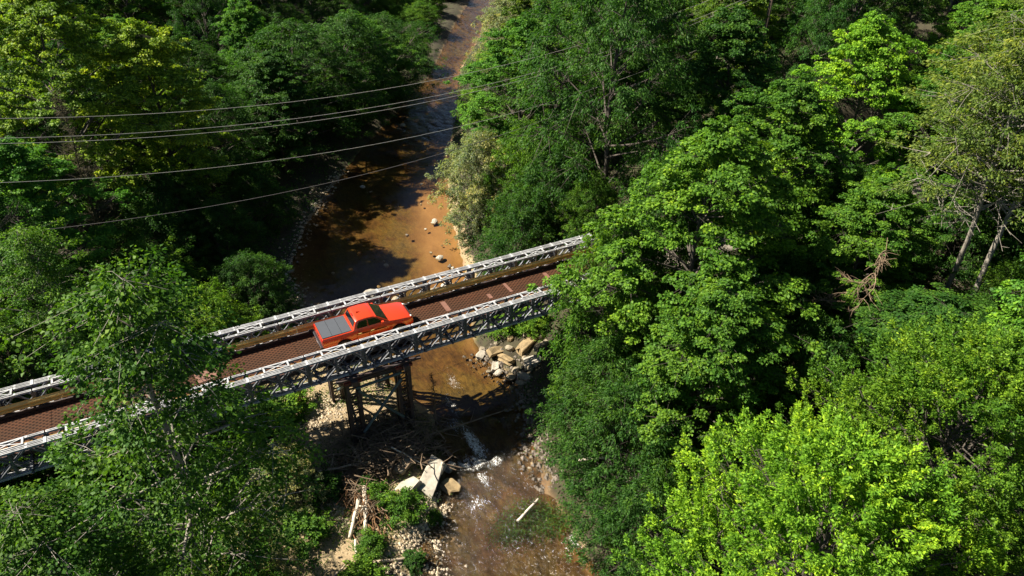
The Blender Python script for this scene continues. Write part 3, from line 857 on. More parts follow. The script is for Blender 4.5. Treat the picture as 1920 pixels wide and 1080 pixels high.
# the forest behind, tree by tree
rf_ = random.Random(5)
taken = [(s[1], s[2], s[4]*0.72) for s in SPECIAL] + [(w[1], w[2], w[4]*0.55) for w in WIL]
FOREST = []
def in_view(x, y, z):
    d = Vector((x, y, z)) - cam.location
    zz = d.dot(fw)
    if zz < 4: return False
    return abs(d.dot(rt2)/zz) < 0.80 and -0.62 < d.dot(up2)/zz < 0.52
kinds = {'maple1': ('maple_tree', 'maple', 15), 'maple2': ('maple_tree', 'maple', 14), 'locust1': ('locust_tree', 'locust', 16), 'locust2': ('locust_tree', 'locust', 15), 'ash': ('ash_tree', 'ash', 17)}
for tries in range(9000):
    x = rf_.uniform(-75, 150); y = rf_.uniform(-32, 175)
    el = float(xl(y)); er = float(xr(y))
    dl = el-x; dr = x-er
    if dl < (4.2 if y < 46 else 16.0) and dr < (5.5 if y < 38 else 13.0): continue
    if -7.5 < x < 4 and 8 < y < 23.5: continue
    if x < 10 and y < 9: 
        if not (x < -16 and (y < -6 or y > 5)): continue
    if x > 0 and abs(y) < 4.4: continue
    if x > 0 and y < -6 and x < 24: continue
    far = math.hypot(x+3.4, y+33.7)
    r = rf_.uniform(3.4, 5.0)*(1.0 if far < 110 else 1.2)
    if any((x-a)**2+(y-b)**2 < (r*0.72+c*0.8)**2 for a, b, c in taken): continue
    hg = rf_.uniform(11, 16.5) if dr > 0 else rf_.uniform(10.5, 15.5)
    if dl > 0 and dl < 9: hg *= 0.8
    if y > 46 and -2 < dl < 22: hg *= 0.72
    if math.hypot(x+12, y-36) < 18: hg *= 0.62
    if y > 38 and 0 < dr < 20: hg *= 0.8
    if not (in_view(x, y, gz(x, y)+hg*0.9) or in_view(x, y, gz(x, y)+hg*0.4)): continue
    taken.append((x, y, r*0.9))
    FOREST.append((x, y, hg, r, far, dl > 0))
for x, y, hg, r, far, west in FOREST:
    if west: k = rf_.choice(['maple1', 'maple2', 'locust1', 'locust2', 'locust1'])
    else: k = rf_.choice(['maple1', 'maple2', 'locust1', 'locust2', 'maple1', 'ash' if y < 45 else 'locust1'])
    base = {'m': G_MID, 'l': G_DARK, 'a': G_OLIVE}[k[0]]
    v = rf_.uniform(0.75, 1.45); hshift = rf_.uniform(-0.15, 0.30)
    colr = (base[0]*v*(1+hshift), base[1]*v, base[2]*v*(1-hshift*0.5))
    nm, lab, _ = kinds[k]
    side = 'gravel bar' if west else 'rock pile'
    tone = 'deep green' if v < 0.95 else ('bright green' if v > 1.25 else 'mid green')
    if hshift > 0.18: tone = 'yellowish ' + tone
    size = 'tall' if hg > 14.2 else ('short' if hg < 11.4 else 'medium')
    edge = min(d for d in (float(xl(y))-x, x-float(xr(y))) if d > 0)
    where = 'near the river' if edge < 12 else ('back from the river' if edge < 35 else 'deep in the woods')
    reach = 'beside the road' if abs(y) < 12 else ('upstream of the wires' if y < 45 else ('by the upstream bend' if y < 85 else 'far upstream'))
    if y < -12: reach = 'downstream of the bridge'
    lab = f'{size} {tone} {lab} {where}, {reach}, {side} side'
    plant(k, x, y, hg, r, lab, colour=colr, name=nm, group=f'{nm.split("_")[0]} trees of the {side} side woods')

# ------------------------------------------------------------------ pickup truck
def arc(cx, cz, r, a0, a1, n): return [(cx+r*math.cos(RAD(a0+(a1-a0)*i/n)), cz+r*math.sin(RAD(a0+(a1-a0)*i/n))) for i in range(n+1)]
def solid(profile, w, bev, seg, shape=None, name='part', mat='truck_paint', parent=None, min_ang=20):
    bm = bmesh.new()
    a = [bm.verts.new((x, -w/2, z)) for x, z in profile]
    b = [bm.verts.new((x, w/2, z)) for x, z in profile]
    n = len(profile)
    f1 = bm.faces.new(a); f2 = bm.faces.new(b[::-1])
    for i in range(n):
        bm.faces.new((a[i], b[i], b[(i+1) % n], a[(i+1) % n]))
    bmesh.ops.recalc_face_normals(bm, faces=bm.faces)
    ed = [e for e in bm.edges if (e.verts[0].co.y == e.verts[1].co.y) or (len(e.link_faces) == 2 and e.calc_face_angle(0) > RAD(min_ang))]
    if bev: bmesh.ops.bevel(bm, geom=ed, offset=bev, segments=seg, profile=0.6, affect='EDGES', clamp_overlap=True)
    if shape:
        for v in bm.verts: v.co = shape(v.co)
    bmesh.ops.triangulate(bm, faces=[f for f in bm.faces if len(f.verts) > 4])
    me = bpy.data.meshes.new(name); bm.to_mesh(me); bm.free()
    me.materials.append(M[mat])
    me.polygons.foreach_set('use_smooth', [True]*len(me.polygons))
    try: me.set_sharp_from_angle(angle=RAD(35))
    except Exception: pass
    return link_mesh(name, me, parent)
truck = tag(empty('pickup_truck', (2.72, -0.12, 0.456)), 'bright orange red crew cab pickup truck with grey bed cover crossing the bridge', 'truck')
prof = [(0.10, 0.56), (0.72, 0.50)] + arc(1.22, 0.44, 0.47, 172, 8, 10) + [(1.75, 0.42), (3.90, 0.42)] + arc(4.44, 0.44, 0.47, 172, 8, 10) + \
       [(5.02, 0.48), (5.26, 0.50), (5.36, 0.66), (5.35, 0.92), (5.25, 1.06), (4.95, 1.145), (4.4, 1.20), (3.86, 1.235), (3.4, 1.24), (1.80, 1.24), (1.74, 1.215), (0.05, 1.195), (0.04, 0.70)]
def body_shape(c):
    k = 1.0
    if c.z > 0.95: k -= 0.10*(c.z-0.95)/0.3
    if c.z < 0.62: k -= 0.05*(0.62-c.z)/0.2
    if c.x > 4.6: k -= 0.14*((c.x-4.6)/0.76)**2
    if c.x < 0.3: k -= 0.03*((0.3-c.x)/0.3)
    z = c.z
    if c.x > 3.9 and c.z > 1.0: z -= 0.05*(abs(c.y)/0.9)**2.5 - 0.02
    return Vector((c.x, c.y*k, z))
body = solid(prof, 1.90, 0.05, 3, body_shape, 'body', 'truck_paint', truck, 24)
cab = [(1.80, 1.20), (1.90, 1.48), (2.02, 1.72), (2.14, 1.775), (2.6, 1.80), (3.0, 1.775), (3.16, 1.72), (3.92, 1.22)]
def cab_shape(c):
    k = 1-0.20*max(0, (c.z-1.22))/0.58
    return Vector((c.x, c.y*k, c.z - (0.02*(abs(c.y)/0.8)**2 if c.z > 1.7 else 0)))
cabo = solid(cab, 1.78, 0.055, 3, cab_shape, 'cabin', 'truck_paint', truck, 14)
def hw(z): return 0.89*(1-0.20*max(0, (z-1.22))/0.58)
def panel(name, mat, pts, thick, parent, nrm):
    n = Vector(nrm).normalized(); m = MB()
    top = [Vector(p)+n*thick for p in pts]; bot = [Vector(p)-n*0.01 for p in pts]; k = len(pts)
    m.add(bot+top, [tuple(range(k-1, -1, -1)), tuple(range(k, 2*k))] + [(i, (i+1) % k, k+(i+1) % k, k+i) for i in range(k)])
    return m.build(name, mat, parent)
for s in (-1, 1):
    def sp(x, z): return (x, s*(hw(z)+0.002), z)
    for nm, q in (('rear_side_window', [(2.03, 1.30), (2.63, 1.30), (2.63, 1.665), (2.20, 1.655), (2.06, 1.48)]), ('front_side_window', [(2.69, 1.30), (3.62, 1.30), (3.46, 1.40), (3.10, 1.645), (2.69, 1.665)])):
        pts = [sp(*p) for p in q]
        if s > 0: pts = pts[::-1]
        panel(nm, 'glass', pts, 0.008, truck, (0, s, 0.3))
    for i, (x0, x1) in enumerate(((1.98, 2.66), (2.70, 3.72))):
        d = MB(); d.box(x0, x1, s*0.945-0.006, s*0.945+0.006, 0.56, 0.92)
        do = d.build('door', 'truck_paint', truck)
        hm = MB(); hm.box(x0+0.06, x0+0.26, s*0.955-0.02, s*0.955+0.02, 1.0, 1.04); hm.build('handle', 'chrome', do)
    mm_ = MB(); mm_.box(3.42, 3.56, s*0.93-0.10 if s < 0 else s*0.93-0.05, s*0.93+0.05 if s < 0 else s*0.93+0.10, 1.22, 1.40); mm_.build('side_mirror', 'truck_paint', truck)
    for nm, x in (('wheel', 1.22), ('wheel', 4.44)):
        w = MB()
        a0 = s*0.68; a1 = s*0.93
        w.tube([(x, a0, 0.39), (x, a0+s*0.03, 0.39), (x, a1-s*0.03, 0.39), (x, a1, 0.39)], [0.34, 0.39, 0.39, 0.34], 24)
        wo = w.build('wheel', 'tyre', truck, True)
        r_ = MB(); r_.tube([(x, a1+s*0.002, 0.39), (x, a1+s*0.006, 0.39)], [0.25, 0.23], 20)
        for k in range(6):
            an = k*math.pi/3
            r_.bar((x, a1+s*0.012, 0.39), (x+0.21*math.cos(an), a1+s*0.012, 0.39+0.21*math.sin(an)), 0.05, 0.02, (0, 1, 0))
        r_.build('rim', 'rim', wo)
        fl = MB()
        pr = arc(x, 0.44, 0.50, 172, 8, 12)
        fl.tube([(px_, s*0.935, pz_) for px_, pz_ in pr], [0.028]*13, 6); fl.build('fender_flare', 'truck_paint', truck, True)
    hl = MB(); hl.bar((5.06, s*0.75, 0.985), (5.30, s*0.60, 0.96), 0.10, 0.13); hl.build('headlight', 'lamp_clear', truck)
    tl = MB(); tl.box(0.012, 0.07, s*0.80-0.09, s*0.80+0.09, 0.80, 1.12); tl.build('tail_light', 'lamp_red', truck)
panel('windscreen', 'glass', [(3.83, -0.76, 1.285), (3.83, 0.76, 1.285), (3.23, 0.655, 1.682), (3.23, -0.655, 1.682)], 0.012, truck, (0.55, 0, 0.83))
panel('rear_window', 'glass', [(1.868, 0.72, 1.36), (1.868, -0.72, 1.36), (1.985, -0.64, 1.66), (1.985, 0.64, 1.66)], 0.03, truck, (-0.93, 0, 0.38))
tg = MB(); tg.box(0.026, 0.05, -0.68, 0.68, 0.78, 1.15); tgo = tg.build('tailgate', 'truck_paint', truck)
th = MB(); th.box(0.012, 0.03, -0.14, 0.14, 1.0, 1.07); th.build('handle', 'black_trim', tgo)
rb = MB(); rb.box(-0.07, 0.16, -0.86, 0.86, 0.50, 0.68); rb.build('rear_bumper', 'black_trim', truck)
cbm = MB(); cbm.box(-0.085, -0.068, -0.8, 0.8, 0.60, 0.66); cbm.build('bumper_step', 'chrome', truck)
lp = MB(); lp.box(-0.078, -0.071, -0.15, 0.15, 0.515, 0.59); lp.build('number_plate', 'lamp_clear', truck)
gl_ = MB(); gl_.box(5.31, 5.375, -0.46, 0.46, 0.70, 0.96); gl_.build('grille', 'black_trim', truck)
fb = MB(); fb.box(5.24, 5.40, -0.74, 0.74, 0.47, 0.62); fb.build('front_bumper', 'black_trim', truck)
tm_ = MB(); tm_.box(0.07, 1.74, -0.80, 0.80, 1.19, 1.222); cover = tm_.build('bed_cover', 'black_trim', truck)
for x0, x1 in ((0.09, 0.625), (0.645, 1.18), (1.20, 1.73)):
    pm_ = MB(); pm_.box(x0, x1, -0.785, 0.785, 1.223, 1.243); pm_.build('cover_panel', 'tonneau', cover)
an_ = MB(); an_.add([(2.28, -0.03, 1.77), (2.50, -0.015, 1.79), (2.50, 0.015, 1.79), (2.28, 0.03, 1.77), (2.29, -0.008, 1.85), (2.29, 0.008, 1.85)], [(0, 1, 4), (1, 2, 5, 4), (2, 3, 5), (0, 4, 5, 3), (0, 3, 2, 1)]); an_.build('roof_antenna', 'truck_paint', truck)
bl_ = MB(); bl_.box(2.01, 2.05, -0.12, 0.12, 1.725, 1.755); bl_.build('brake_light', 'lamp_red', truck)
sh = MB(); sh.box(0.5, 5.0, -0.62, 0.62, 0.34, 0.50); sh.build('chassis', 'black_trim', truck)

# ------------------------------------------------------------------ rocks
def rock_mesh(sx, sy, sz, seed, mat, slab=False):
    r = random.Random(seed)
    bm = bmesh.new()
    if slab:
        bmesh.ops.create_cube(bm, size=1.0); tp_ = r.uniform(-.2, .2); sk_ = r.uniform(-.15, .15)
        bmesh.ops.subdivide_edges(bm, edges=bm.edges[:], cuts=1, use_grid_fill=True)
        for v in bm.verts:
            k_ = 1.0 + tp_*v.co.y; v.co.x = v.co.x*k_ + r.uniform(-.13, .13) + sk_*v.co.y; v.co.y += r.uniform(-.13, .13); v.co.z += r.uniform(-.10, .10)
    else:
        bmesh.ops.create_icosphere(bm, subdivisions=2, radius=0.5)
        cuts = [(Vector((r.gauss(0, 1), r.gauss(0, 1), r.gauss(0, 1))).normalized(), r.uniform(0.26, 0.42)) for _ in range(7)]
        for v in bm.verts:
            for n, d in cuts:
                e = v.co.dot(n)-d
                if e > 0: v.co -= n*e
            v.co *= 1+r.uniform(-.04, .04)
    for v in bm.verts: v.co = Vector((v.co.x*sx, v.co.y*sy, v.co.z*sz))
    if slab:
        bmesh.ops.bevel(bm, geom=[e for e in bm.edges if e.calc_face_angle(0) > 0.7], offset=min(sx, sy, sz)*0.10, segments=1, affect='EDGES')
    me = bpy.data.meshes.new('rock'); bm.to_mesh(me); bm.free()
    me.materials.append(M[mat])
    return me
def rock(x, y, z, sx, sy, sz, rz, mat, label, group=None, slab=False, tilt=(0, 0), name='rock', seed=None):
    o = link_mesh(name, rock_mesh(sx, sy, sz, seed or int(abs(x*91+y*37)*10)+3, mat, slab))
    o.location = (x, y, z-0.06); o.rotation_euler = (tilt[0], tilt[1], rz)
    return tag(o, label, 'rock', group)
# pale blocks tipped down the rock pile bank below the bridge
RIP = [(14.0, 2.45, 0.95, 0.55, 0.5, 0.8, 'rock_white', 1), (14.35, 2.95, 0.6, 0.5, 0.5, 0.2, 'rock_pale', 0), (14.85, 1.85, 1.35, 0.6, 0.5, 0.12, 'rock_ochre', 1),
       (14.45, 1.0, 0.55, 1.5, 0.45, -0.55, 'rock_white', 1), (15.15, 0.95, 0.55, 1.45, 0.45, 0.28, 'rock_ochre', 1), (14.25, 0.15, 0.7, 0.6, 0.5, 0.3, 'rock_white', 0),
       (15.85, 1.45, 0.85, 0.9, 0.7, 0.9, 'rock_pale', 0), (16.75, 0.95, 1.75, 0.75, 0.55, 0.42, 'rock_ochre', 1), (17.6, 0.1, 1.5, 0.5, 0.45, 0.3, 'rock_pale', 1),
       (16.55, -0.45, 1.35, 0.95, 0.5, -0.2, 'rock_white', 1), (15.35, -0.35, 0.95, 0.7, 0.55, 0.6, 'rock_pale', 0), (14.75, -0.65, 0.85, 0.6, 0.5, -0.3, 'rock_pale', 0),
       (15.55, -1.2, 1.0, 0.6, 0.5, -0.8, 'rock_white', 1), (15.1, -1.5, 1.0, 0.5, 0.45, -0.7, 'rock_pale', 0), (16.1, -0.9, 0.7, 0.6, 0.5, 0.1, 'rock_pale', 0),
       (16.4, 0.25, 1.0, 0.45, 0.4, 0.4, 'rock_pale', 0), (16.2, 2.2, 0.7, 0.55, 0.5, 0.4, 'rock_ochre', 0), (17.2, 1.7, 0.75, 0.6, 0.5, 1.1, 'rock_pale', 0), (15.3, 2.55, 0.6, 0.5, 0.5, 1.0, 'rock_pale', 0),
       (17.9, 0.9, 0.6, 0.5, 0.45, 0.7, 'rock_pale', 0), (13.7, 0.6, 0.45, 0.35, 0.35, 0.2, 'rock_pale', 0), (13.9, -0.8, 0.4, 0.35, 0.3, 0.9, 'rock_pale', 0), (14.3, -1.5, 0.5, 0.4, 0.35, 1.9, 'rock_ochre', 0)]
rlab = {'rock_white': 'whitish', 'rock_ochre': 'ochre', 'rock_pale': 'pale tan'}
for i, (x, y, sx, sy, sz, rz, mt, sl) in enumerate(RIP):
    zt_ = max(gz(x, y), WZ) + 0.06 + 0.09*(i % 3); sx *= 0.9; sy *= 0.9; sz *= 0.85
    rock(x, y, zt_, sx, sy, sz, rz, mt, f'{rlab[mt]} {"squared block" if sl else "rounded stone"} in the rock pile by the water', f'{rlab[mt]} {"blocks" if sl else "stones"} of the rock pile', bool(sl), (random.Random(i).uniform(-.25, .25), random.Random(i+50).uniform(-.2, .2)), 'rock')
# limestone slabs by the debris
for x, y, sx, sy, sz, rz, tl, mt, lab in (
    (6.45, -6.6, 1.0, 2.2, 0.55, -0.75, (0.10, 0.12), 'rock_white', 'longest white limestone slab lying against the driftwood'),
    (4.85, -6.95, 0.8, 1.5, 0.5, -1.15, (0.08, -0.05), 'rock_white', 'clean white slab beside the longest limestone slab'),
    (5.35, -5.35, 0.55, 1.3, 0.35, -1.0, (0.05, 0.1), 'rock_pale', 'tan narrow slab half under the driftwood tangle'),
    (5.85, -4.7, 0.5, 1.3, 0.3, -0.95, (0.12, 0.0), 'rock_ochre', 'ochre slab sticking out of the driftwood tangle'),
    (7.35, -7.4, 0.75, 0.9, 0.45, 0.2, (0.1, 0.15), 'rock_ochre', 'ochre stone at the edge of the fast water'),
    (4.55, -7.2, 0.9, 0.6, 0.4, 0.3, (0, 0.1), 'rock_ochre', 'tan flat stone between white slab and green bush'),
    (7.9, -6.0, 0.55, 0.45, 0.4, 0.4, (0, 0), 'rock_white', 'small white stone in the edge of the riffle')):
    rock(x, y, gz(x, y)+0.32, sx, sy, sz, rz, mt, lab, None, True, tl, 'limestone_slab')
# stones standing in the river
for x, y, s, mt, lab in ((18.7, 21.7, 0.95, 'rock_white', 'white stone on orange shallows farthest upstream of the bridge'), (16.6, 15.7, 0.9, 'rock_white', 'white angular stone on the orange shallows'), (16.85, 14.2, 0.6, 'rock_dark', 'dark topped stone on the orange shallows near the bridge'),
                         (12.2, 16.6, 0.6, 'rock_pale', 'tan stone alone in mid river upstream of the bridge'), (9.75, 13.0, 1.9, 'rock_white', 'large white boulder just upstream of the bridge'), (11.0, 11.2, 1.6, 'rock_pale', 'tan boulder seen through the far truss'),
                         (14.2, 11.0, 1.7, 'rock_pale', 'pale boulder between the far truss and the orange shallows'), (15.4, 11.4, 1.5, 'rock_white', 'whitish boulder by the far truss near the rock pile bank'), (5.0, 19.1, 0.7, 'rock_pale', 'tan stone at the shaded waterline'),
                         (15.1, 31.3, 0.7, 'rock_white', 'white stone in the shade of the overhanging trees'), (20.5, 29.3, 0.5, 'rock_white', 'small white stone in mid river in tree shade'), (24.4, 44.5, 0.8, 'rock_white', 'white stone below the river bend')):
    rock(x, y, WZ+0.02*s, s, s*0.75, s*0.55, x*3.1 % 3, mt, lab, None, False, (0, 0), 'river_stone')
rg = random.Random(77)
for i in range(34):     # loose cobbles along both waterlines and in the shallows
    side = rg.choice(('w', 'e', 'm', 'e2'))
    y = rg.uniform(10, 33) if side != 'e2' else rg.uniform(-9, -1)
    x = {'w': float(xl(y))+rg.uniform(-0.5, 0.6), 'e': float(xr(y))-rg.uniform(0, 3), 'm': rg.uniform(float(xl(y))+2, float(xr(y))-2), 'e2': float(xr(y))+rg.uniform(-0.6, 0.9)}[side]
    s = rg.uniform(0.25, 0.5)
    rock(x, y, max(gz(x, y), WZ-0.06)+0.05, s, s*0.8, s*0.5, rg.uniform(0, 3), rg.choice(('rock_pale', 'rock_white', 'rock_dark', 'rock_ochre')), {'w': 'small cobble along the shaded waterline', 'e': 'small cobble on the orange shallows', 'm': 'small cobble breaking the surface in mid river', 'e2': 'small cobble along the rock pile side waterline below the bridge'}[side], {'w': 'cobbles of the shaded waterline', 'e': 'cobbles on the orange shallows', 'm': 'cobbles in mid river', 'e2': 'cobbles of the rock pile side waterline'}[side], name='cobble')
# pebbles of the gravel bar: nobody could count them
def scatter_mesh(name, co, fa, mat, smooth=False):
    me = bpy.data.meshes.new(name)
    me.from_pydata(co.tolist(), [], fa.tolist()); me.materials.append(M[mat]); me.update()
    return link_mesh(name, me)
rn = np.random.default_rng(4)
def pebbles(n, fx, name, label, smin, smax, mat):
    X, Y = fx(n); Z = np.maximum(ground(X, Y), WZ-0.08)
    s = smin*(smax/smin)**(rn.random(n)**2.0)
    base = np.array([(1,0,0),(0,1,0),(-1,0,0),(0,-1,0),(0,0,.7),(0,0,-.6)], float)
    v = base[None]*s[:,None,None]*(0.75+0.5*rn.random((n,6,1)))
    a = rn.random(n)*6.28; ca, sa = np.cos(a)[:,None], np.sin(a)[:,None]
    vx = v[:,:,0]*ca-v[:,:,1]*sa; vy = v[:,:,0]*sa+v[:,:,1]*ca
    co = np.stack([vx+X[:,None], vy+Y[:,None], v[:,:,2]+Z[:,None]+0.25*s[:,None]], -1).reshape(-1,3)
    fb_ = np.array([(0,1,4),(1,2,4),(2,3,4),(3,0,4),(1,0,5),(2,1,5),(3,2,5),(0,3,5)])
    fa = (fb_[None]+6*np.arange(n)[:,None,None]).reshape(-1,3)
    o = scatter_mesh(name, co, fa, mat)
    return tag(o, label, 'gravel', None, 'stuff')
def bar_xy(n):
    cs = np.array([(4.5,-9.6,1.3,1.1),(1.4,-6.6,1.4,1.0),(3.0,-11.5,2.0,1.5),(0.8,0.4,2.0,1.0),(2.6,1.8,1.6,1.4),(3.6,-13.5,1.2,2.5),(5.8,-8.0,1.0,0.8)])
    k = rn.integers(0, len(cs), n)
    return cs[k,0]+rn.normal(size=n)*cs[k,2]*0.6, cs[k,1]+rn.normal(size=n)*cs[k,3]*0.6
pebbles(5200, bar_xy, 'gravel', 'pale river gravel spread over the bar', 0.025, 0.13, 'pebble')
def eb_xy(n):
    Y = rn.uniform(-10, 3, n); return xr(Y)+rn.normal(size=n)*0.6+0.1, Y
pebbles(1100, eb_xy, 'gravel', 'dark wet gravel along the rock pile side waterline', 0.04, 0.20, 'rock_dark')
def wb_xy(n):
    Y = rn.uniform(9, 36, n); return xl(Y)+rn.normal(size=n)*0.5-0.1, Y
pebbles(900, wb_xy, 'gravel', 'shaded gravel along the shaded waterline', 0.04, 0.20, 'pebble')

# ------------------------------------------------------------------ driftwood and debris
rd_ = random.Random(9)
def log(a, b, r0, r1, mat, label, group=None, name='log', stubs=0, kink=0.12):
    m = MB(); a = Vector(a); b = Vector(b); L_ = (b-a).length
    pts = []
    for i in range(7):
        t = i/6; p = a.lerp(b, t)
        if 0 < i < 6: p = p + Vector((rd_.uniform(-1, 1), rd_.uniform(-1, 1), rd_.uniform(-.4, .6)))*kink*L_*0.12
        pts.append(p-a)
    m.tube(pts, [r0+(r1-r0)*i/6 for i in range(7)], 7)
    for k in range(stubs):
        i = rd_.randrange(1, 6); d = Vector((rd_.uniform(-1, 1), rd_.uniform(-1, 1), rd_.uniform(0.1, 1))).normalized()*rd_.uniform(0.3, 0.9)
        m.tube([pts[i], pts[i]+d*0.6, pts[i]+d+Vector((0, 0, .1))], [r0*0.45, r0*0.3, 0.008], 5)
    o = m.build(name, mat, None, True); o.location = a
    return tag(o, label, 'log', group)
def G(x, y, dz=0.0): return (x, y, max(gz(x, y), WZ)+dz)
log(G(2.75,-6.3,.75), G(1.85,-8.9,.2), .14, .10, 'bleached_wood', 'pale bleached log lying down the bar below the tangle', stubs=1)
log(G(2.2,-6.9,.55), G(1.1,-8.6,.15), .12, .09, 'bleached_wood', 'pale bleached log crossing beside a second one on the bar', stubs=1)
log(G(1.3,-9.0,.35), G(0.75,-11.3,.12), .07, .04, 'bleached_wood', 'thin white branch among weeds at the low end of the bar', stubs=1)
log(G(1.7,-10.5,.15), G(4.5,-11.0,.22), .09, .06, 'dead_wood', 'slim driftwood pole reaching into the fast water')
log(G(9.6,-11.1,.05), G(11.2,-10.6,.5), .085, .05, 'bleached_wood', 'white forked branch at the edge of the bank thicket', stubs=1)
log(G(13.1,-11.0,2.6), G(14.8,-12.0,2.4), .09, .05, 'bleached_wood', 'white dead limb poking out of the bank willows', stubs=2)
log(G(0.4,-3.6,.3), G(3.6,-4.6,.7), .08, .05, 'dead_wood', 'long bent branch trailing from the tangle towards the willow bush', stubs=2)
log(G(5.9,-3.4,.3), G(4.2,-6.0,.7), .09, .06, 'driftwood', 'brown log slanting down from the pier shade', stubs=1)
log(G(8.2,-3.2,.3), G(5.2,-6.1,.9), .08, .05, 'driftwood', 'long brown log leaning out of the shaded debris', stubs=2)
log(G(5.0,-4.4,1.0), G(6.6,-6.0,.4), .05, .03, 'bleached_wood', 'thin pale stick crossing the leaning brown log')
log(G(6.0,-5.3,.7), G(8.7,-6.6,.2), .06, .035, 'driftwood', 'curved root reaching over the slabs to the riffle', stubs=1)
log(G(7.25,-6.2,.0), G(7.3,-6.35,1.1), .08, .06, 'bleached_wood', 'short pale stump standing beside the longest slab')
log(G(7.0,-2.0,.2), G(9.8,-1.9,1.4), .07, .03, 'driftwood', 'grey branch angled up from debris over the water', stubs=3)
log(G(7.4,-3.6,.3), G(13.4,-3.4,.35), .06, .025, 'driftwood', 'long thin pole laid out across the shaded water', stubs=1)
log(G(3.2,-2.6,.2), G(3.35,-5.2,.35), .10, .09, 'dead_wood', 'squared grey timber fallen from the pier foot')
log(G(3.9,-2.6,.2), G(3.75,-4.9,.35), .08, .08, 'dead_wood', 'second grey timber beside the fallen squared one')
log(G(0.5,-2.2,.25), G(2.6,-3.1,.5), .10, .07, 'driftwood', 'dark log at the dry edge of the shaded debris', stubs=2)
log(G(-0.6,-10.6,.1), G(0.7,-9.9,.15), .07, .05, 'dead_wood', 'short tan log lying among the bar weeds')
tg_ = MB()
for i in range(1500):
    if i > 900: cx, cy = rd_.gauss(5.2, 1.5), rd_.gauss(-2.6, 0.9)
    elif rd_.random() < 0.55: cx, cy = rd_.gauss(4.0, 1.5), rd_.gauss(-4.6, 0.55)
    elif rd_.random() < 0.5: cx, cy = rd_.gauss(6.4, 1.1), rd_.gauss(-4.0, 0.9)
    else: cx, cy = rd_.gauss(2.6, 0.35), rd_.gauss(-6.2, 0.9)
    z = max(gz(cx, cy), WZ) + abs(rd_.gauss(0.2, 0.42)); a = rd_.gauss(-0.3, 0.9) if rd_.random() < 0.7 else rd_.uniform(0, 3.14)
    L_ = rd_.uniform(0.35, 1.5)*0.5; d = Vector((math.cos(a), math.sin(a), rd_.gauss(0, .28)))
    c = Vector((cx, cy, z)); w = Vector((rd_.uniform(-.2, .2), rd_.uniform(-.2, .2), rd_.uniform(-.15, .2)))
    r = rd_.uniform(0.012, 0.045)
    tg_.tube([c-d*L_, c+w*0.7, c+d*L_+w*0.3], [r, r*0.85, r*0.4], 4, False)
tag(tg_.build('driftwood_tangle', 'driftwood'), 'tangled heap of brown sticks and roots caught at the pier foot', 'driftwood', None, 'stuff')
tg_ = MB()
for i in range(240):
    cx, cy = rd_.gauss(2.5, 0.5), rd_.gauss(-6.6, 1.3); z = max(gz(cx, cy), WZ)+abs(rd_.gauss(.15, .25)); a = rd_.gauss(1.3, .5); d = Vector((math.cos(a), math.sin(a), rd_.gauss(0, .25)))*rd_.uniform(.2, .6)
    c = Vector((cx, cy, z)); tg_.tube([c-d, c+Vector((0, 0, .08)), c+d], [.03, .025, .01], 4, False)
tag(tg_.build('driftwood_tangle', 'dry_brush'), 'reddish brown strip of roots and brush down the bar', 'driftwood', None, 'stuff')
# dead snag standing in the debris and dry brown brush
def snag(x, y, H, r0, label, name='dead_tree', n=40, lean=(0.05, 0.0), mat='dry_brush', spread=0.8, twigs=4):
    t = tag(empty(name, (x, y, max(gz(x, y), WZ)-0.1)), label, 'dead tree')
    m = MB(); pts = [Vector((lean[0]*H*(i/8)**1.3 + rd_.uniform(-.03, .03)*H*.3, lean[1]*H*(i/8), H*i/8)) for i in range(9)]
    m.tube(pts, [r0*(1-.9*i/8) for i in range(9)], 6); m.build('trunk', mat if mat != 'dry_brush' else 'driftwood', t, True)
    b = MB()
    for k in range(n):
        f = rd_.uniform(0.25, 1.0); i = min(7, int(f*8)); p = pts[i].lerp(pts[i+1], f*8-i if f < 1 else 1)
        a = rd_.uniform(0, 6.28); L_ = spread*(1.15-f)*rd_.uniform(.5, 1)
        d = Vector((math.cos(a), math.sin(a), rd_.uniform(-.1, .45)))*L_
        b.tube([p, p+d*.6, p+d+Vector((0, 0, -.06))], [.018, .012, .004], 3, False)
        for _ in range(twigs):
            e = p+d*rd_.uniform(.3, 1); b.tube([e, e+Vector((rd_.uniform(-.2, .2), rd_.uniform(-.2, .2), rd_.uniform(-.15, .25)))], [.008, .003], 3, False)
    b.build('branches', mat, t)
    return t
snag(8.6, -2.4, 4.4, .07, 'rusty brown dead spruce sapling standing up from the debris', lean=(-.02, .03), n=60, spread=.75)
snag(-7.2, 18.0, 13.5, .14, 'dull brown dying conifer standing in front of the yellow topped trees', mat='dull_brush', n=330, spread=2.3, lean=(.01, 0), twigs=9)
snag(6.9, -1.3, 2.6, .05, 'dry brown brush leaning against the pier leg', n=70, spread=.9, lean=(.1, .05), twigs=6)
snag(7.5, -0.7, 2.0, .04, 'second clump of dry brown brush between pier and river', n=60, spread=.9, lean=(.1, -.05), twigs=6)
snag(1.6, 2.6, 1.7, .04, 'dry tan brush on the sand behind the pier', n=50, spread=.9, lean=(-.1, -.05), twigs=6)
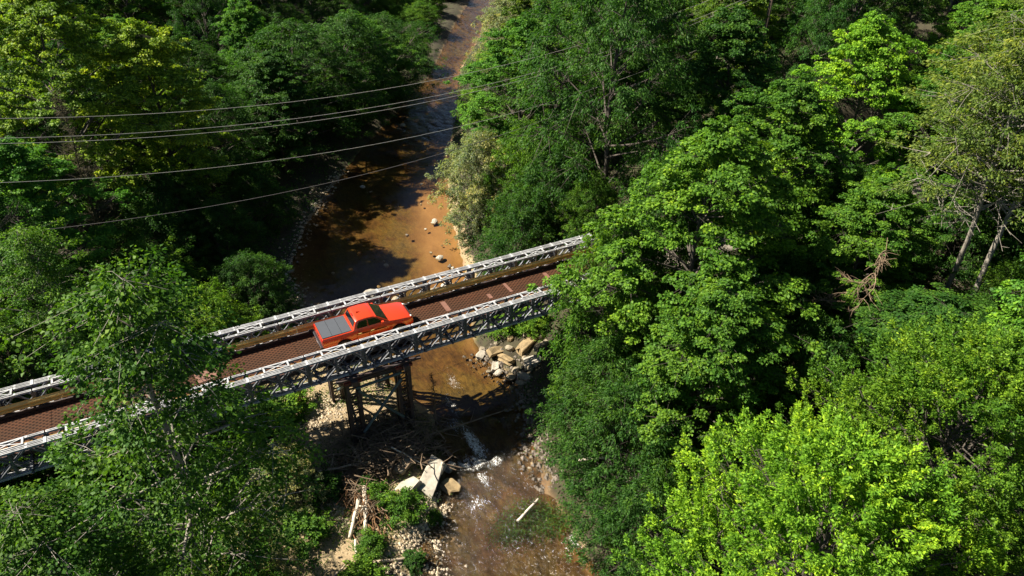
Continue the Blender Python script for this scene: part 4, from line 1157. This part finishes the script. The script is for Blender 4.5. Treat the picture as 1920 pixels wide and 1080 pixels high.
# dead limbed skeleton tree among the maples
def skeleton(x, y, H, label):
    t = tag(empty('dead_tree', (x, y, gz(x, y)-0.1)), label, 'dead tree')
    m = MB(); pts = [Vector((0.05*H*math.sin(i*.9), 0.03*H*math.sin(i*1.3+1), H*i/9)) for i in range(10)]
    m.tube(pts, [.085*(1-.85*i/9) for i in range(10)], 8); m.build('trunk', 'driftwood', t, True)
    for k in range(11):
        f = rd_.uniform(.3, .98); i = min(8, int(f*9)); p = pts[i].lerp(pts[i+1], f*9-i)
        a = rd_.uniform(2.4, 5.2) if rd_.random() < .7 else rd_.uniform(0, 6.28); L_ = H*.30*rd_.uniform(.5, 1.1)*(1.2-.6*f)
        b = MB(); q = [p]
        d = Vector((math.cos(a), math.sin(a), rd_.uniform(-.15, .35)))
        for s in range(6):
            d = (d+Vector((rd_.uniform(-.35, .35), rd_.uniform(-.35, .35), rd_.uniform(-.3, .2)))).normalized(); q.append(q[-1]+d*L_/5)
        b.tube(q, [.032*(1-.85*s/6) for s in range(7)], 5, False)
        for s in range(1, 7):
            for _ in range(3):
                e = q[s]; dd = (d+Vector((rd_.uniform(-1, 1), rd_.uniform(-1, 1), rd_.uniform(-.7, .5)))).normalized()*rd_.uniform(.3, 1.0)
                mid = e+dd*.5+Vector((rd_.uniform(-.12, .12), rd_.uniform(-.12, .12), rd_.uniform(-.1, .1)))
                b.tube([e, mid, e+dd], [.013, .009, .004], 3, False)
        b.build('limb', 'driftwood', t)
skeleton(27.2, -15.0, 9.0, 'bare grey brown dead tree with crooked limbs below the ash trees')

# ------------------------------------------------------------------ overhead wires and their poles
for px_, lab in ((-30.0, 'wooden utility pole carrying the wires over the gravel bar side woods'), (42.0, 'wooden utility pole carrying the wires over the rock pile side woods')):
    t = tag(empty('utility_pole', (px_, 9.0, gz(px_, 9.0)-0.3)), lab, 'utility pole')
    zb = t.location.z; top = 12.0+0.0042*(px_-9.5)**2
    m = MB(); m.tube([(0, 0, 0), (0, 0, top-zb)], [.17, .12], 10); m.build('post', 'pole_wood', t, True)
    m = MB(); m.box(-.06, .06, -1.0, 1.0, top-zb-1.25, top-zb-1.12); m.build('crossarm', 'pole_wood', t)
for z0, yy, mat, r, lab in ((11.35, 9.0, 'wire', .0125, 'topmost pale overhead wire spanning the river'), (10.32, 9.0, 'wire', .0125, 'second pale overhead wire close above another'), (10.03, 9.0, 'wire', .0125, 'third pale overhead wire just under its neighbour'),
                            (7.9, 9.0, 'wire', .0125, 'single overhead wire well below the upper three'), (5.85, 9.0, 'wire_dark', .017, 'lowest dark overhead cable spanning the river')):
    m = MB(); k = 0.0042; x0, x1 = -30.0, 42.0
    xs = np.linspace(x0, x1, 40); xm = 9.5 if z0 > 7 else 3.0
    m.tube([(x-x0, 0, k*(x-xm)**2-k*(x0-xm)**2) for x in xs], [r]*40, 5)
    o = m.build('overhead_wire', mat, None, True); o.location = (x0, yy, z0+k*(x0-xm)**2)
    tag(o, lab, 'wire')

# ------------------------------------------------------------------ shrubs, ground cover and grass
SH = [('shrub1', 4.1, -8.2, 1.5, 1.15, G_MID, 'round bright green bush between slabs and gravel'), ('shrub1', 1.9, -9.6, 1.0, .8, G_MID, 'dark green bush among the bleached logs'), ('shrub2', 0.9, -11.2, 1.0, .8, G_LIGHT, 'leafy bush at the low end of the bar'),
      ('shrub1', 5.6, -8.9, .6, .5, G_MID, 'tiny green tuft on the gravel by the fast water'), ('shrub2', 3.6, -11.0, .7, .5, G_DARK, 'small dark tuft under the driftwood pole'), ('shrub2', 0.6, -5.2, 1.3, .9, G_DARK, 'dark bush at the end of the tangle away from the river'),
      ('shrub1', -0.6, 1.4, 1.6, 1.3, G_MID, 'green bush on the sand beside the pier'), ('shrub2', 0.6, 2.4, 1.5, 1.2, G_LIGHT, 'light green bush behind the pier'), ('shrub1', -2.2, 0.4, 1.6, 1.3, G_DARK, 'dark bush in the bridge shade beside the pier'),
      ('shrub1', 16.4, 3.6, 1.3, 1.3, G_LIGHT, 'sunny low bush above the rock pile'), ('shrub2', 18.0, 3.0, 1.5, 1.2, G_LIGHT, 'light green bush between the bridge and rock pile'), ('shrub1', 17.8, 1.6, 1.0, .9, G_LIGHT, 'low bush growing out of the rock pile'),
      ('shrub2', -0.9, -7.4, 1.3, 1.0, G_MID, 'leafy bush beside the silvery willows'), ('shrub1', 2.9, -5.9, .9, .6, G_DARK, 'small dark bush beside the strip of roots'), ('shrub2', 3.3, -7.0, 1.4, .5, G_MID, 'upright green sapling between roots and slab')]
for k, x, y, hg, rd2, colr, lab in SH:
    plant(k, x, y, hg, rd2, lab, 'shrub', None, colr, name='shrub')
def leafy_cover(name, label, X, Y, hgt, per, L_, colr, wd=0.5, upw=0.7):
    n = len(X); Z = ground(X, Y)
    o = rn.normal(size=(n, per, 3))*np.array([.30, .30, 0]) ; o[:, :, 2] = rn.random((n, per))**1.3*hgt[:, None]
    pos = np.stack([X, Y, Z], -1)[:, None, :]+o
    d = rn.normal(size=(n, per, 3)); d[:, :, 2] *= .5; d /= np.linalg.norm(d, axis=2, keepdims=True)
    nr = rn.normal(size=(n, per, 3))*.6; nr[:, :, 2] += upw+.3
    sd = np.cross(d, nr); sd /= np.linalg.norm(sd, axis=2, keepdims=True)+1e-9
    ln = L_*(.5+rn.random((n, per, 1)))
    v = np.stack([pos-d*ln*.5, pos+sd*ln*wd*.5, pos+d*ln*.5, pos-sd*ln*wd*.5], 2).reshape(-1, 3)
    f = np.arange(n*per*4).reshape(-1, 4)
    ob = scatter_mesh(name, v, f, 'leaf')
    a = ob.data.attributes.new('clump', 'FLOAT', 'FACE'); a.data.foreach_set('value', np.repeat(rn.random(n), per).astype(np.float32))
    ob['leaf_colour'] = [float(c) for c in colr]
    return tag(ob, label, 'undergrowth', None, 'stuff')
def cand(n, x0, x1, y0, y1, fn):
    X = rn.uniform(x0, x1, n); Y = rn.uniform(y0, y1, n); k = fn(X, Y); return X[k], Y[k]
def okw(x, y):
    d = xl(y)-x; nearbar = (y < 9) & (d < 11)
    return (d > 0.15) & ~nearbar & ~((np.abs(y) < 3) & (x < -24))
X, Y = cand(16000, -28, 34, -24, 62, okw); leafy_cover('undergrowth', 'low leafy undergrowth covering the gravel bar bank', X, Y, .35+.9*rn.random(len(X)), 12, .17, G_DARK)
def oke(x, y):
    d = x-xr(y); return (d > 0.25) & (d < 46) & ~((np.abs(y) < 2.6) & (x > 20)) & ~((x < 18.2) & (y > -2.2) & (y < 2.9))
X, Y = cand(9000, -22, 0, -24, 4, okw); leafy_cover('undergrowth', 'low leafy undergrowth around the leaning poplar', X, Y, .35+1.0*rn.random(len(X)), 12, .16, G_MID)
X, Y = cand(17000, 10, 62, -30, 66, oke); leafy_cover('undergrowth', 'low leafy undergrowth covering the rock pile bank', X, Y, .35+.9*rn.random(len(X)), 12, .17, G_DARK)
def okb(x, y):
    d = xl(y)-x; return (d > .4) & (d < 12) & (y < 9) & (vnoise(x, y, 1.6, 21)+.5*vnoise(x, y, .7, 22)-.9*sstep(3.5, .5, np.hypot(x-4.5, y+9.6))*0 > -0.28+0.55*(np.abs(y+.2) < 1.2)+.7*(np.hypot(x-4.6, y+9.6) < 1.2))
X, Y = cand(15000, -12, 9, -26, 9, okb); leafy_cover('weeds', 'green weeds growing in patches over the gravel bar', X, Y, .12+.42*rn.random(len(X))**2, 9, .12, (0.075, 0.135, 0.022), .35, .4)
def okg(x, y): return (np.hypot((x-9.9)/1.9, (y+11.2)/1.0) < 1) | (np.hypot((x-11.6)/1.2, (y+12.2)/.8) < 1)
X, Y = cand(3500, 7, 13, -13.5, -9.5, okg); go = leafy_cover('river_grass', 'patch of green grass standing in the riffle', X, Y, .5+.3*rn.random(len(X)), 5, .16, (0.055, 0.115, 0.02), .2, .1)
